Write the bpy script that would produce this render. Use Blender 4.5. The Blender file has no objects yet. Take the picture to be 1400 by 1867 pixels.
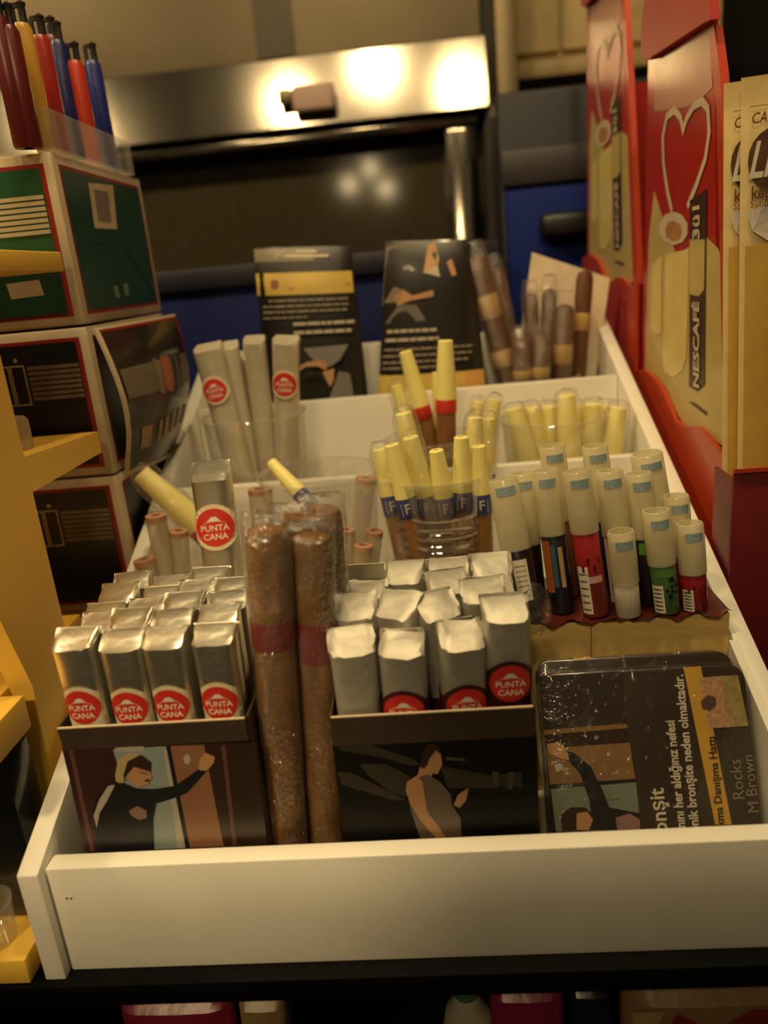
import bpy, bmesh, math, random
from mathutils import Vector, Matrix

# ------------------------------------------------------------------ camera, light, exposure
scene = bpy.context.scene
C = scene.collection
PITCH, YAW, ROLL = 0.30359, 0.07292, -0.09500
fwd = Vector((-math.sin(YAW)*math.cos(PITCH), math.cos(YAW)*math.cos(PITCH), -math.sin(PITCH)))
rgt = Vector((math.cos(YAW), math.sin(YAW), 0.0))
upv = rgt.cross(fwd)
r2 = rgt*math.cos(ROLL) + upv*math.sin(ROLL)
u2 = upv*math.cos(ROLL) - rgt*math.sin(ROLL)
cam_d = bpy.data.cameras.new('camera')
cam_d.sensor_fit = 'VERTICAL'; cam_d.sensor_height = 36.0; cam_d.sensor_width = 27.0
cam_d.lens = 36.0*1400/1867
cam_d.clip_start = 0.01; cam_d.clip_end = 50
cam_d.dof.use_dof = True; cam_d.dof.focus_distance = 0.40; cam_d.dof.aperture_fstop = 5.0
cam = bpy.data.objects.new('camera', cam_d); C.objects.link(cam)
cam.matrix_world = Matrix(((r2.x, u2.x, -fwd.x, 0.19930), (r2.y, u2.y, -fwd.y, -0.26962), (r2.z, u2.z, -fwd.z, 0.30267), (0, 0, 0, 1)))
scene.camera = cam

world = bpy.data.worlds.new('world'); scene.world = world; world.use_nodes = True
world.node_tree.nodes['Background'].inputs[0].default_value = (1.0, 0.74, 0.42, 1)
world.node_tree.nodes['Background'].inputs[1].default_value = 0.035

WARM = (1.0, 0.74, 0.38)
def bulb(loc, power, radius, color=WARM):
    d = bpy.data.lights.new('ceiling_bulb', 'POINT'); d.energy = power; d.shadow_soft_size = radius; d.color = color
    o = bpy.data.objects.new('ceiling_bulb', d); C.objects.link(o); o.location = loc
    return o
# the kiosk's lamps: one over the counter, a cluster of three further back, then an added spot to the front
bulb((-0.10, -0.04, 1.15), 7.5, 0.03)
bulb((0.12, 0.00, 1.20), 7.5, 0.03)
bulb((0.34, -0.03, 1.14), 8.5, 0.03)
bulb((-0.66, 0.05, 1.08), 14.0, 0.05)
bulb((-0.03, -0.80, 0.93), 2.9, 0.022)
bulb((0.05, -0.80, 0.98), 2.9, 0.022)
bulb((0.10, -0.82, 0.91), 2.9, 0.022)
sd = bpy.data.lights.new('added_spot', 'SPOT'); sd.energy = 15.0; sd.color = WARM; sd.shadow_soft_size = 0.03
sd.spot_size = math.radians(15.5); sd.spot_blend = 0.3  # added lamp; its cone edge stands in for a shadow across the front board
so = bpy.data.objects.new('added_spot', sd); C.objects.link(so); so.location = (-0.25, -0.75, 0.85)
so.rotation_euler = (Vector((0.03, 0.02, 0.13)) - Vector(so.location)).to_track_quat('-Z', 'Y').to_euler()

scene.view_settings.view_transform = 'Standard'
scene.view_settings.look = 'None'
scene.view_settings.gamma = 1.0
scene.view_settings.use_curve_mapping = False
scene.view_settings.exposure = 0.35
try:
    scene.cycles.transparent_max_bounces = 32
except Exception:
    pass

# ------------------------------------------------------------------ materials
def srgb(r, g, b):
    f = lambda c: (c/255/12.92) if c/255 <= 0.04045 else ((c/255+0.055)/1.055)**2.4
    return (f(r), f(g), f(b))
MATS = {}
def mat(name, col, rough=0.5, metal=0.0, var=0.08, scale=60.0, bump=0.0, bscale=200.0, coat=0.0, stretch=None, spec=0.5, aniso=0.0):
    if name in MATS: return MATS[name]
    m = bpy.data.materials.new(name); m.use_nodes = True
    nt = m.node_tree; N = nt.nodes; L = nt.links; b = N['Principled BSDF']
    tc = N.new('ShaderNodeTexCoord'); mp = N.new('ShaderNodeMapping'); L.new(tc.outputs['Object'], mp.inputs[0])
    if stretch: mp.inputs['Scale'].default_value = stretch
    nz = N.new('ShaderNodeTexNoise'); nz.inputs['Scale'].default_value = scale; nz.inputs['Detail'].default_value = 4
    L.new(mp.outputs[0], nz.inputs['Vector'])
    rp = N.new('ShaderNodeValToRGB'); L.new(nz.outputs['Fac'], rp.inputs[0])
    rp.color_ramp.elements[0].position = 0.3; rp.color_ramp.elements[1].position = 0.7
    rp.color_ramp.elements[0].color = (*[c*(1-var) for c in col], 1)
    rp.color_ramp.elements[1].color = (*[min(1, c*(1+var)) for c in col], 1)
    L.new(rp.outputs[0], b.inputs['Base Color'])
    b.inputs['Roughness'].default_value = rough; b.inputs['Metallic'].default_value = metal
    b.inputs['Coat Weight'].default_value = coat; b.inputs['Coat Roughness'].default_value = 0.08
    b.inputs['Specular IOR Level'].default_value = spec
    if aniso: b.inputs['Anisotropic'].default_value = aniso
    if bump:
        n2 = N.new('ShaderNodeTexNoise'); n2.inputs['Scale'].default_value = bscale; n2.inputs['Detail'].default_value = 3
        L.new(mp.outputs[0], n2.inputs['Vector'])
        bp = N.new('ShaderNodeBump'); bp.inputs['Strength'].default_value = bump; bp.inputs['Distance'].default_value = 0.002
        L.new(n2.outputs['Fac'], bp.inputs['Height']); L.new(bp.outputs[0], b.inputs['Normal'])
    MATS[name] = m
    return m
def clear(name, tint=(1, 1, 1), haze=0.06, edge=0.5, col=(0.8, 0.78, 0.7), rough=0.06, gloss=0.08, bump=0.0, bscale=150.0):
    """thin clear or milky plastic: see-through, hazier towards grazing angles, with a gloss"""
    if name in MATS: return MATS[name]
    m = bpy.data.materials.new(name); m.use_nodes = True
    nt = m.node_tree; N = nt.nodes; L = nt.links; N.remove(N['Principled BSDF']); out = N['Material Output']
    tr = N.new('ShaderNodeBsdfTransparent'); tr.inputs[0].default_value = (*tint, 1)
    df = N.new('ShaderNodeBsdfDiffuse'); df.inputs[0].default_value = (*col, 1)
    tl = N.new('ShaderNodeBsdfTranslucent'); tl.inputs[0].default_value = (*col, 1)
    gl = N.new('ShaderNodeBsdfGlossy'); gl.inputs['Roughness'].default_value = rough
    d2 = N.new('ShaderNodeMixShader'); d2.inputs[0].default_value = 0.4; L.new(df.outputs[0], d2.inputs[1]); L.new(tl.outputs[0], d2.inputs[2])
    lw = N.new('ShaderNodeLayerWeight'); lw.inputs['Blend'].default_value = 0.3
    ma = N.new('ShaderNodeMath'); ma.operation = 'MULTIPLY_ADD'; ma.use_clamp = True
    L.new(lw.outputs['Facing'], ma.inputs[0]); ma.inputs[1].default_value = edge; ma.inputs[2].default_value = haze
    m1 = N.new('ShaderNodeMixShader'); L.new(ma.outputs[0], m1.inputs[0]); L.new(tr.outputs[0], m1.inputs[1]); L.new(d2.outputs[0], m1.inputs[2])
    l2 = N.new('ShaderNodeLayerWeight'); l2.inputs['Blend'].default_value = 0.5
    pw = N.new('ShaderNodeMath'); pw.operation = 'POWER'; L.new(l2.outputs['Facing'], pw.inputs[0]); pw.inputs[1].default_value = 4.0
    mg = N.new('ShaderNodeMath'); mg.operation = 'MULTIPLY_ADD'; mg.use_clamp = True; L.new(pw.outputs[0], mg.inputs[0]); mg.inputs[1].default_value = 0.45; mg.inputs[2].default_value = gloss
    m2 = N.new('ShaderNodeMixShader'); L.new(mg.outputs[0], m2.inputs[0]); L.new(m1.outputs[0], m2.inputs[1]); L.new(gl.outputs[0], m2.inputs[2])
    L.new(m2.outputs[0], out.inputs[0])
    if bump:
        tc = N.new('ShaderNodeTexCoord'); n2 = N.new('ShaderNodeTexNoise'); n2.inputs['Scale'].default_value = bscale; n2.inputs['Detail'].default_value = 3
        n2.inputs['Distortion'].default_value = 1.0
        L.new(tc.outputs['Object'], n2.inputs['Vector'])
        bp = N.new('ShaderNodeBump'); bp.inputs['Strength'].default_value = bump; bp.inputs['Distance'].default_value = 0.003
        L.new(n2.outputs['Fac'], bp.inputs['Height']); L.new(bp.outputs[0], gl.inputs['Normal'])
    MATS[name] = m
    return m

WHITE = mat('white_paint', (0.80, 0.77, 0.68), 0.42, var=0.03, scale=25)
BLACKT = mat('black_counter', (0.0022, 0.0020, 0.0020), 0.6, spec=0.06)
FOIL = mat('silver_foil', (0.78, 0.74, 0.62), 0.33, 0.95, var=0.05, bump=0.25, bscale=90)
FOILW = mat('matte_silver_paper', (0.50, 0.475, 0.40), 0.50, 0.5, var=0.05, bump=0.35, bscale=70)
CREAM = mat('cream_paper', (0.72, 0.62, 0.42), 0.55)
RED = mat('seal_red', (0.60, 0.030, 0.018), 0.45, var=0.04)
PRW = mat('print_white', (0.78, 0.72, 0.58), 0.5, var=0.03)
BROWNC = mat('brown_card', (0.050, 0.030, 0.018), 0.6)
CARDIN = mat('card_inside', (0.62, 0.56, 0.42), 0.7)
PRBLACK = mat('print_black', (0.007, 0.006, 0.005), 0.5, spec=0.2)
MAROON = mat('maroon_paper', (0.055, 0.012, 0.012), 0.45)
KRAFT = mat('kraft_card', (0.82, 0.56, 0.19), 0.7, var=0.12, scale=40, stretch=(1, 1, 6))
LEAF = mat('cigar_leaf', (0.225, 0.103, 0.022), 0.55, var=0.35, scale=120, bump=0.35, bscale=260, stretch=(1, 1, 0.35))
LEAFD = mat('dark_cigar_leaf', (0.115, 0.045, 0.016), 0.5, var=0.3, scale=160, bump=0.3, bscale=300, stretch=(1, 1, 0.3))
REDBAND = mat('cigar_band_red', (0.22, 0.012, 0.012), 0.4)
YTIP = mat('yellow_tip', (0.97, 0.86, 0.30), 0.45, var=0.05)
BBAND = mat('blue_band', (0.035, 0.045, 0.20), 0.4)
TBROWN = mat('tobacco_paper', (0.23, 0.105, 0.030), 0.5, var=0.2, scale=150, stretch=(1, 1, 0.3))
RBAND = mat('red_band', (0.55, 0.03, 0.02), 0.4)
TANB = mat('tan_band', (0.45, 0.29, 0.10), 0.5)
CELLO = clear('cellophane', haze=0.008, edge=0.05, gloss=0.13, rough=0.09, bump=1.0, bscale=220)
CUPM = clear('clear_cup', haze=0.035, edge=0.28, gloss=0.06, rough=0.05)
CELLOB = clear('cigar_film', haze=0.004, edge=0.03, gloss=0.20, rough=0.05, bump=1.0, bscale=260)
TINFILM = clear('tin_film', haze=0.0, edge=0.04, gloss=0.035, rough=0.06, bump=0.5, bscale=160)
RIBM = clear('ribbed_plastic', haze=0.03, edge=0.20, gloss=0.22, rough=0.05)
MILKY = clear('milky_tube', haze=0.52, edge=0.35, col=(0.92, 0.86, 0.62), gloss=0.06, rough=0.18)
MILKY2 = clear('filter_tube', haze=0.42, edge=0.3, col=(0.66, 0.56, 0.38), gloss=0.05, rough=0.2)
YELLOWR = mat('yellow_laminate', (0.78, 0.48, 0.07), 0.45, var=0.06, scale=12)
STEEL = mat('brushed_steel', (0.25, 0.225, 0.18), 0.14, 1.0, var=0.18, scale=9, stretch=(3, 1, 0.4))
STEELD = mat('dull_steel', (0.085, 0.066, 0.038), 0.42, 0.75, var=0.15, scale=6)
GLASSD = mat('dark_glass', (0.040, 0.032, 0.019), 0.10, var=0.1, spec=0.12)
WOODEDGE = mat('box_card_edge', (0.62, 0.50, 0.32), 0.65)

# ------------------------------------------------------------------ mesh helpers
class MB:
    def __init__(s): s.v = []; s.f = []; s.m = []
    def add(s, vs, fs, mi=0):
        o = len(s.v); s.v += [tuple(p) for p in vs]
        for q in fs: s.f.append([i+o for i in q]); s.m.append(mi)
        return s
    def box(s, x0, x1, y0, y1, z0, z1, mi=0):
        vs = [(x, y, z) for z in (z0, z1) for y in (y0, y1) for x in (x0, x1)]
        return s.add(vs, [(0, 2, 3, 1), (4, 5, 7, 6), (0, 1, 5, 4), (2, 6, 7, 3), (0, 4, 6, 2), (1, 3, 7, 5)], mi)
    def bbox(s, x0, x1, y0, y1, z0, z1, r=0.001, seg=2, mi=0):
        bm = bmesh.new(); bmesh.ops.create_cube(bm, size=1.0)
        for v in bm.verts:
            v.co = Vector(((x0+x1)/2+v.co.x*(x1-x0), (y0+y1)/2+v.co.y*(y1-y0), (z0+z1)/2+v.co.z*(z1-z0)))
        bmesh.ops.bevel(bm, geom=list(bm.edges), offset=r, segments=seg, affect='EDGES', profile=0.5)
        bm.verts.index_update()
        s.add([v.co[:] for v in bm.verts], [[v.index for v in f.verts] for f in bm.faces], mi); bm.free()
        return s
    def prism(s, poly, axis, a0, a1, mi=0):
        """poly in the two other axes, extruded along axis from a0 to a1"""
        n = len(poly)
        def P(p, a):
            return (a, p[0], p[1]) if axis == 'x' else ((p[0], a, p[1]) if axis == 'y' else (p[0], p[1], a))
        vs = [P(p, a0) for p in poly] + [P(p, a1) for p in poly]
        fs = [list(range(n))[::-1], list(range(n, 2*n))] + [(i, (i+1) % n, n+(i+1) % n, n+i) for i in range(n)]
        return s.add(vs, fs, mi)
    def loft(s, rings, mi=0, cap0=True, cap1=True):
        n = len(rings[0]); vs = [p for r in rings for p in r]; fs = []
        for k in range(len(rings)-1):
            for i in range(n):
                j = (i+1) % n; fs.append((k*n+i, k*n+j, (k+1)*n+j, (k+1)*n+i))
        if cap0: fs.append(list(range(n))[::-1])
        if cap1: fs.append([(len(rings)-1)*n+i for i in range(n)])
        return s.add(vs, fs, mi)
    def lathe(s, prof, n=20, mi=0, cap0=True, cap1=True, c=(0, 0)):
        rings = [[(c[0]+r*math.cos(2*math.pi*i/n), c[1]+r*math.sin(2*math.pi*i/n), z) for i in range(n)] for r, z in prof]
        return s.loft(rings, mi, cap0, cap1)
    def mesh(s, name, smooth=40):
        me = bpy.data.meshes.new(name); me.from_pydata(s.v, [], s.f); me.update()
        me.validate()
        bm = bmesh.new(); bm.from_mesh(me); bmesh.ops.recalc_face_normals(bm, faces=bm.faces); bm.to_mesh(me); bm.free()
        if len(me.polygons) == len(s.m): me.polygons.foreach_set('material_index', s.m)
        if smooth:
            me.polygons.foreach_set('use_smooth', [True]*len(me.polygons)); me.set_sharp_from_angle(angle=math.radians(smooth))
        return me
def link(name, me, mats, parent=None):
    o = bpy.data.objects.new(name, me); C.objects.link(o)
    mats = mats if isinstance(mats, (list, tuple)) else [mats]
    if len(me.materials) == 0:
        for m in mats: me.materials.append(m)
    elif [m for m in me.materials] != list(mats):
        for i, m in enumerate(mats): o.material_slots[i].link = 'OBJECT'; o.material_slots[i].material = m
    if parent: o.parent = parent
    return o
def obj(name, mb, mats, parent=None, smooth=40):
    return link(name, mb.mesh(name, smooth), mats, parent)
def tag(o, label, cat=None, group=None, kind=None):
    if label: o['label'] = label
    if cat: o['category'] = cat
    if group: o['group'] = group
    if kind: o['kind'] = kind
    return o
def thing(name, label, cat, loc=(0, 0, 0), group=None, mw=None):
    o = bpy.data.objects.new(name, None); C.objects.link(o); o.empty_display_size = 0.01
    o.location = loc
    if mw is not None: o.matrix_world = mw
    return tag(o, label, cat, group)
def frame_z(p0, p1, spin=0.0):
    """matrix with origin p0, local z towards p1, local -y towards the viewer's side"""
    p0 = Vector(p0); z = (Vector(p1)-p0).normalized(); y = Vector((0, 1, 0)); x = y.cross(z).normalized(); y = z.cross(x)
    m = Matrix(((x.x, y.x, z.x, p0.x), (x.y, y.y, z.y, p0.y), (x.z, y.z, z.z, p0.z), (0, 0, 0, 1)))
    return m @ Matrix.Rotation(spin, 4, 'Z')
TXT = {}
def text2d(s, size, bold=0.0, outline=0.0, shear=0.0):
    """outline of a word as flat polygons centred on the origin: (verts2d, faces)"""
    k = (s, size, bold, outline, shear)
    if k in TXT: return TXT[k]
    cu = bpy.data.curves.new('word', 'FONT'); cu.body = s; cu.size = size; cu.resolution_u = 2; cu.align_x = 'CENTER'; cu.align_y = 'CENTER'
    cu.offset = bold; cu.shear = shear
    if outline: cu.fill_mode = 'NONE'; cu.bevel_depth = outline; cu.bevel_resolution = 0
    o = bpy.data.objects.new('word', cu); C.objects.link(o)
    dg = bpy.context.evaluated_depsgraph_get(); me = bpy.data.meshes.new_from_object(o.evaluated_get(dg))
    vs = [v.co[:] for v in me.vertices]; fs = [list(p.vertices) for p in me.polygons]
    bpy.data.objects.remove(o); bpy.data.curves.remove(cu); bpy.data.meshes.remove(me)
    TXT[k] = (vs, fs)
    return TXT[k]
def put_text(mb, s, size, fn, bold=0.0, outline=0.0, mi=0, shear=0.0):
    vs, fs = text2d(s, size, bold, outline, shear)
    return mb.add([fn(x, y) for x, y, z in vs], fs, mi)
def ellipse(cx, cy, rx, ry, n=20, a=0.0):
    return [(cx+rx*math.cos(2*math.pi*i/n+a), cy+ry*math.sin(2*math.pi*i/n+a)) for i in range(n)]
def ribbon(mb, pts, hw, put, closed=False, mi=0):
    """a flat band of even width along a polyline in the plane; put() maps 2-D to 3-D"""
    P = [Vector(p) for p in pts]; n = len(P); L = []
    for i in range(n):
        a = P[(i-1) % n] if closed or i > 0 else P[i]; b = P[(i+1) % n] if closed or i < n-1 else P[i]
        d1 = (P[i]-a).normalized() if (P[i]-a).length else (b-P[i]).normalized(); d2 = (b-P[i]).normalized() if (b-P[i]).length else d1
        n1 = Vector((-d1.y, d1.x)); n2 = Vector((-d2.y, d2.x)); m = (n1+n2); m = m.normalized() if m.length > 1e-6 else n1
        m *= hw/max(0.35, m.dot(n1)); L.append((P[i]+m, P[i]-m))
    vs = [put(*q) for pr_ in L for q in pr_]; k = n if closed else n-1
    return mb.add(vs, [(2*i, 2*((i+1) % n), 2*((i+1) % n)+1, 2*i+1) for i in range(k)], mi)
def lerp(a, b, t): return tuple(a[i]+(b[i]-a[i])*t for i in range(len(a)))
ORD = ['first', 'second', 'third', 'fourth', 'fifth', 'sixth', 'seventh', 'eighth', 'ninth']
# ------------------------------------------------------------------ flat print on a face
def printed(name, parent, items, push=(0, -0.00012, 0), label=None):
    """items: (material, polygon of 3-D points); each layer lies a hair over the one before"""
    mb = MB(); mats = []; px = Vector(push)
    for k, (m, poly) in enumerate(items):
        if m not in mats: mats.append(m)
        off = px*(1+0.45*k)
        mb.add([tuple(Vector(q)+off) for q in poly], [list(range(len(poly)))], mats.index(m))
    o = obj(name, mb, mats, parent, smooth=0)
    if label: o['label'] = label
    return o

# ------------------------------------------------------------------ setting
o = obj('floor', MB().box(-2.0, 2.5, -2.0, 1.8, -0.95, -0.90), mat('floor_tiles', (0.05, 0.04, 0.03), 0.6)); tag(o, 'dark floor of the kiosk', 'floor', kind='structure')
o = obj('wall_back', MB().box(-2.0, 2.5, 1.70, 1.75, -0.90, 1.9), mat('back_wall_paint', (0.16, 0.12, 0.06), 0.7)); tag(o, 'dim olive wall behind the kiosk', 'wall', kind='structure')

t = thing('counter', 'black counter with a thin top and a lower shelf of packs', 'counter', (0.2, 0.3, -0.9))
def cpart(name, mb, m): 
    for i, v in enumerate(mb.v): mb.v[i] = (v[0]-0.2, v[1]-0.3, v[2]+0.9)
    return obj(name, mb, m, t)
cpart('top_slab', MB().bbox(-0.7, 1.1, -0.004, 0.78, -0.0125, 0.0, 0.001), BLACKT)
cpart('lower_shelf', MB().box(-0.7, 1.1, -0.02, 0.30, -0.17, -0.16), BLACKT)
cpart('back_panel', MB().box(-0.7, 1.1, 0.30, 0.32, -0.9, -0.0125), BLACKT)
cpart('front_panel', MB().box(-0.7, 1.1, 0.0, 0.02, -0.9, -0.17), BLACKT)

# steel cabinet behind
t = thing('steel_cabinet', 'brushed steel cabinet with a dark glass door and a bright header panel', 'cabinet', (0, 0.9, -0.9))
def kpart(name, mb, m, sm=40):
    for i, v in enumerate(mb.v): mb.v[i] = (v[0], v[1]-0.9, v[2]+0.9)
    return obj(name, mb, m, t, sm)
kpart('body', MB().box(-0.75, 0.300, 0.92, 1.35, -0.9, 1.15), mat('cabinet_shell', (0.05, 0.042, 0.03), 0.5, 0.5))
kpart('upper_panel', MB().box(-0.75, 0.300, 0.885, 0.92, 0.582, 1.15), STEELD)
kpart('upper_seam', MB().box(0.005, 0.055, 0.880, 0.885, 0.585, 1.15), mat('seam_dark', (0.05, 0.04, 0.026), 0.5, 0.5))
hp = MB(); hp.prism([(0.850, 0.4945), (0.856, 0.492), (0.919, 0.492), (0.919, 0.582), (0.873, 0.582), (0.868, 0.579)], 'x', -0.75, 0.304)
kpart('header_panel', hp, STEEL)
kpart('door_rail', MB().bbox(-0.75, 0.290, 0.862, 0.92, 0.4755, 0.488, 0.003), STEEL)
kpart('door_stile', MB().bbox(0.246, 0.288, 0.858, 0.92, -0.85, 0.4750, 0.005), STEEL)
g = MB().prism([(0.860, -0.10), (0.866, -0.10), (0.9200, 0.4755), (0.9140, 0.4755)], 'x', -0.75, 0.246)
kpart('lower_panel', MB().box(-0.75, 0.246, 0.862, 0.92, -0.85, -0.1005), STEELD)
kpart('door_pane', g, GLASSD, 0)
kpart('corner_post', MB().bbox(0.3185, 0.346, 0.87, 0.92, -0.9, 1.15, 0.003), mat('post_olive', (0.17, 0.125, 0.06), 0.45, 0.4))
kpart('post_gap', MB().box(0.300, 0.3185, 0.905, 0.92, -0.9, 1.15), mat('gap_dark', (0.02, 0.014, 0.012), 0.7))
lt = kpart('latch', MB().bbox(0.050, 0.106, 0.8325, 0.850, 0.508, 0.540, 0.006, 3), mat('latch_pink', (0.42, 0.29, 0.24), 0.6))
mb = MB().bbox(0.032, 0.050, 0.838, 0.850, 0.520, 0.538, 0.003); [mb.v.__setitem__(i, (v[0], v[1]-0.9, v[2]+0.9)) for i, v in enumerate(mb.v)]
obj('latch_pin', mb, mat('latch_metal', (0.16, 0.13, 0.08), 0.4, 0.8), lt)

t = thing('wall_cupboard', 'cream cupboard high up behind the red coffee displays', 'cupboard', (0.5, 1.2, 0.5))
def qpart(name, mb, m, oo, sm=40):
    for i, v in enumerate(mb.v): mb.v[i] = (v[0]-oo[0], v[1]-oo[1], v[2]-oo[2])
    return obj(name, mb, m, t, sm)
cy = mat('cupboard_cream', (0.62, 0.47, 0.22), 0.5)
qpart('body', MB().bbox(0.36, 0.95, 1.12, 1.70, 0.595, 1.2, 0.004), cy, (0.5, 1.2, 0.5))
qpart('ledge', MB().bbox(0.355, 0.97, 1.08, 1.70, 0.565, 0.590, 0.004), mat('ledge_tan', (0.45, 0.32, 0.13), 0.5), (0.5, 1.2, 0.5))
qpart('door', MB().bbox(0.362, 0.442, 1.105, 1.12, 0.605, 1.195, 0.003), cy, (0.5, 1.2, 0.5))
qpart('door', MB().bbox(0.446, 0.60, 1.105, 1.12, 0.605, 1.195, 0.003), cy, (0.5, 1.2, 0.5))

BLUE = mat('blue_plastic', (0.006, 0.018, 0.15), 0.7, spec=0.15)
BLUE_SHADE = mat('shadowed_blue_plastic', (0.005, 0.005, 0.013), 0.6)  # shadow on the upper half of the unit, put into the body colour
t = thing('blue_cabinet', 'blue plastic drawer unit coloured dark for shadow above, behind the brown cigars', 'drawer unit', (0.40, 0.66, 0.0))
OO = (0.40, 0.66, 0.0)
qpart('body', MB().bbox(0.292, 0.52, 0.64, 0.80, 0.0, 0.470, 0.006), BLUE_SHADE, OO)
qpart('drawer', MB().bbox(0.297, 0.515, 0.625, 0.64, 0.20, 0.372, 0.006), BLUE, OO)
qpart('drawer', MB().bbox(0.297, 0.515, 0.625, 0.64, 0.02, 0.195, 0.006), BLUE, OO)
qpart('band', MB().bbox(0.294, 0.518, 0.630, 0.64, 0.376, 0.412, 0.003), mat('band_grey', (0.022, 0.018, 0.022), 0.5), OO)
qpart('handle', MB().bbox(0.330, 0.40, 0.600, 0.625, 0.318, 0.345, 0.008, 3), mat('handle_black', (0.006, 0.006, 0.007), 0.4), OO)
t = thing('blue_crate', 'wide dark blue plastic crate standing behind the tobacco pouches', 'crate', (0.08, 0.6, 0.0)); OO = (0.08, 0.6, 0.0)
DB = mat('crate_blue', (0.008, 0.014, 0.085), 0.7, spec=0.15)
qpart('front_wall', MB().bbox(-0.14, 0.275, 0.55, 0.558, 0.0, 0.318, 0.002), DB, OO)
qpart('back_wall', MB().bbox(-0.14, 0.275, 0.742, 0.75, 0.0, 0.318, 0.002), DB, OO)
qpart('side_wall', MB().bbox(-0.14, -0.132, 0.558, 0.742, 0.0, 0.318, 0.002), DB, OO)
qpart('side_wall', MB().bbox(0.267, 0.275, 0.558, 0.742, 0.0, 0.318, 0.002), DB, OO)
qpart('rim', MB().bbox(-0.145, 0.280, 0.543, 0.5495, 0.300, 0.322, 0.003), mat('crate_rim', (0.010, 0.009, 0.022), 0.5), OO)
qpart('base', MB().box(-0.132, 0.267, 0.558, 0.742, 0.0, 0.01), DB, OO)

# ------------------------------------------------------------------ stepped white display tray
TW = 0.358; SL = 0.432; H0 = 0.0604
def topz(y): return H0+SL*y
YB = [0.005, 0.150, 0.250, 0.345]       # front faces of the cross boards
FZ = [0.012, 0.075, 0.118, 0.160]       # compartment floors
t = thing('display_tray', 'stepped white painted wooden display tray holding all the cigars', 'display tray', (0.179, 0.0, 0.0)); OO = (0.179, 0.0, 0.0)
for x0, x1 in ((0.0, 0.010), (TW-0.010, TW)):
    mb = MB(); prof = [(0.0, 0.0), (0.435, 0.0), (0.435, topz(0.435)), (0.0, H0)]
    bm = bmesh.new()
    vs = [bm.verts.new((x, y, z)) for x in (x0, x1) for y, z in prof]
    for f in ((3, 2, 1, 0), (4, 5, 6, 7), (0, 1, 5, 4), (1, 2, 6, 5), (2, 3, 7, 6), (3, 0, 4, 7)): bm.faces.new([vs[i] for i in f])
    bmesh.ops.bevel(bm, geom=list(bm.edges), offset=0.0008, segments=2, affect='EDGES', profile=0.5); bm.verts.index_update()
    mb.add([v.co[:] for v in bm.verts], [[v.index for v in f.verts] for f in bm.faces]); bm.free()
    qpart('side_panel', mb, WHITE, OO)
fb = qpart('front_board', MB().bbox(0.0104, TW-0.0104, YB[0], YB[0]+0.0098, 0.0, 0.0590, 0.0009), WHITE, OO)
hole = mat('screw_hole', (0.02, 0.012, 0.006), 0.8)
for hx, hz in ((0.0175, 0.0425), (0.0195, 0.0424)):
    mb = MB(); mb.add([(x-0.179, 0.00488, z) for x, z in ellipse(hx, hz, 0.0006, 0.0006, 10)], [list(range(10))]); obj('screw_hole', mb, hole, fb)
for k in (1, 2, 3):
    qpart('divider_board', MB().bbox(0.0104, TW-0.0104, YB[k], YB[k]+0.009, 0.010, topz(YB[k])-0.002, 0.0009), WHITE, OO)
qpart('back_board', MB().bbox(0.0104, TW-0.0104, 0.425, 0.434, 0.0, topz(0.43)-0.004, 0.0009), WHITE, OO)
ends = [0.150, 0.250, 0.345, 0.425]
for k in range(4):
    y0 = YB[k]+0.0098 if k == 0 else YB[k]+0.009
    qpart('floor_panel', MB().box(0.0104, TW-0.0104, y0, ends[k], FZ[k]-0.006, FZ[k]), WHITE, OO)
mb = MB(); mb.prism([(0.0150, 0.012), (0.0940, 0.012), (0.0940, topz(0.094)+0.005), (0.0150, topz(0.015)+0.005)], 'x', TW-0.0145, TW-0.0101)
qpart('side_batten', mb, WHITE, OO)

# ------------------------------------------------------------------ yellow rack at the edge of the counter
t = thing('yellow_rack', 'yellow laminate rack with stepped shelves beside the tray', 'rack', (-0.1, 0.08, 0.0)); OO = (-0.1, 0.08, 0.0)
qpart('base_board', MB().bbox(-0.30, -0.006, -0.002, 0.20, 0.0005, 0.0145, 0.001), YELLOWR, OO)
up = [(0.048, 0.0145), (0.080, 0.0145), (0.088, 0.112), (0.0975, 0.134), (0.0975, 0.2115), (0.0975, 0.47), (0.040, 0.47), (0.040, 0.180), (0.056, 0.124)]
qpart('upright', MB().prism(up, 'x', -0.017, -0.005), YELLOWR, OO)
qpart('upright', MB().prism(up, 'x', -0.30, -0.288), YELLOWR, OO)
qpart('shelf', MB().bbox(-0.288, -0.0172, 0.05, 0.187, 0.2115, 0.2245, 0.001), YELLOWR, OO)
qpart('shelf_end', MB().prism([(0.0977, 0.2115), (0.187, 0.2115), (0.187, 0.2245), (0.0977, 0.2300)], 'x', -0.017, -0.005), YELLOWR, OO)
qpart('shelf', MB().bbox(-0.288, -0.0172, 0.05, 0.187, 0.319, 0.3295, 0.001), YELLOWR, OO)
qpart('shelf_end', MB().bbox(-0.017, -0.005, 0.0977, 0.187, 0.319, 0.3295, 0.0008), YELLOWR, OO)
qpart('shelf', MB().bbox(-0.288, -0.0172, -0.01, 0.14, 0.107, 0.1245, 0.001), YELLOWR, OO)
qpart('shelf_end', MB().bbox(-0.017, -0.005, -0.01, 0.0475, 0.107, 0.1245, 0.0008), YELLOWR, OO)
qpart('rear_support', MB().bbox(-0.28, -0.006, 0.202, 0.36, 0.0, 0.0985, 0.001), YELLOWR, OO)

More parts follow.
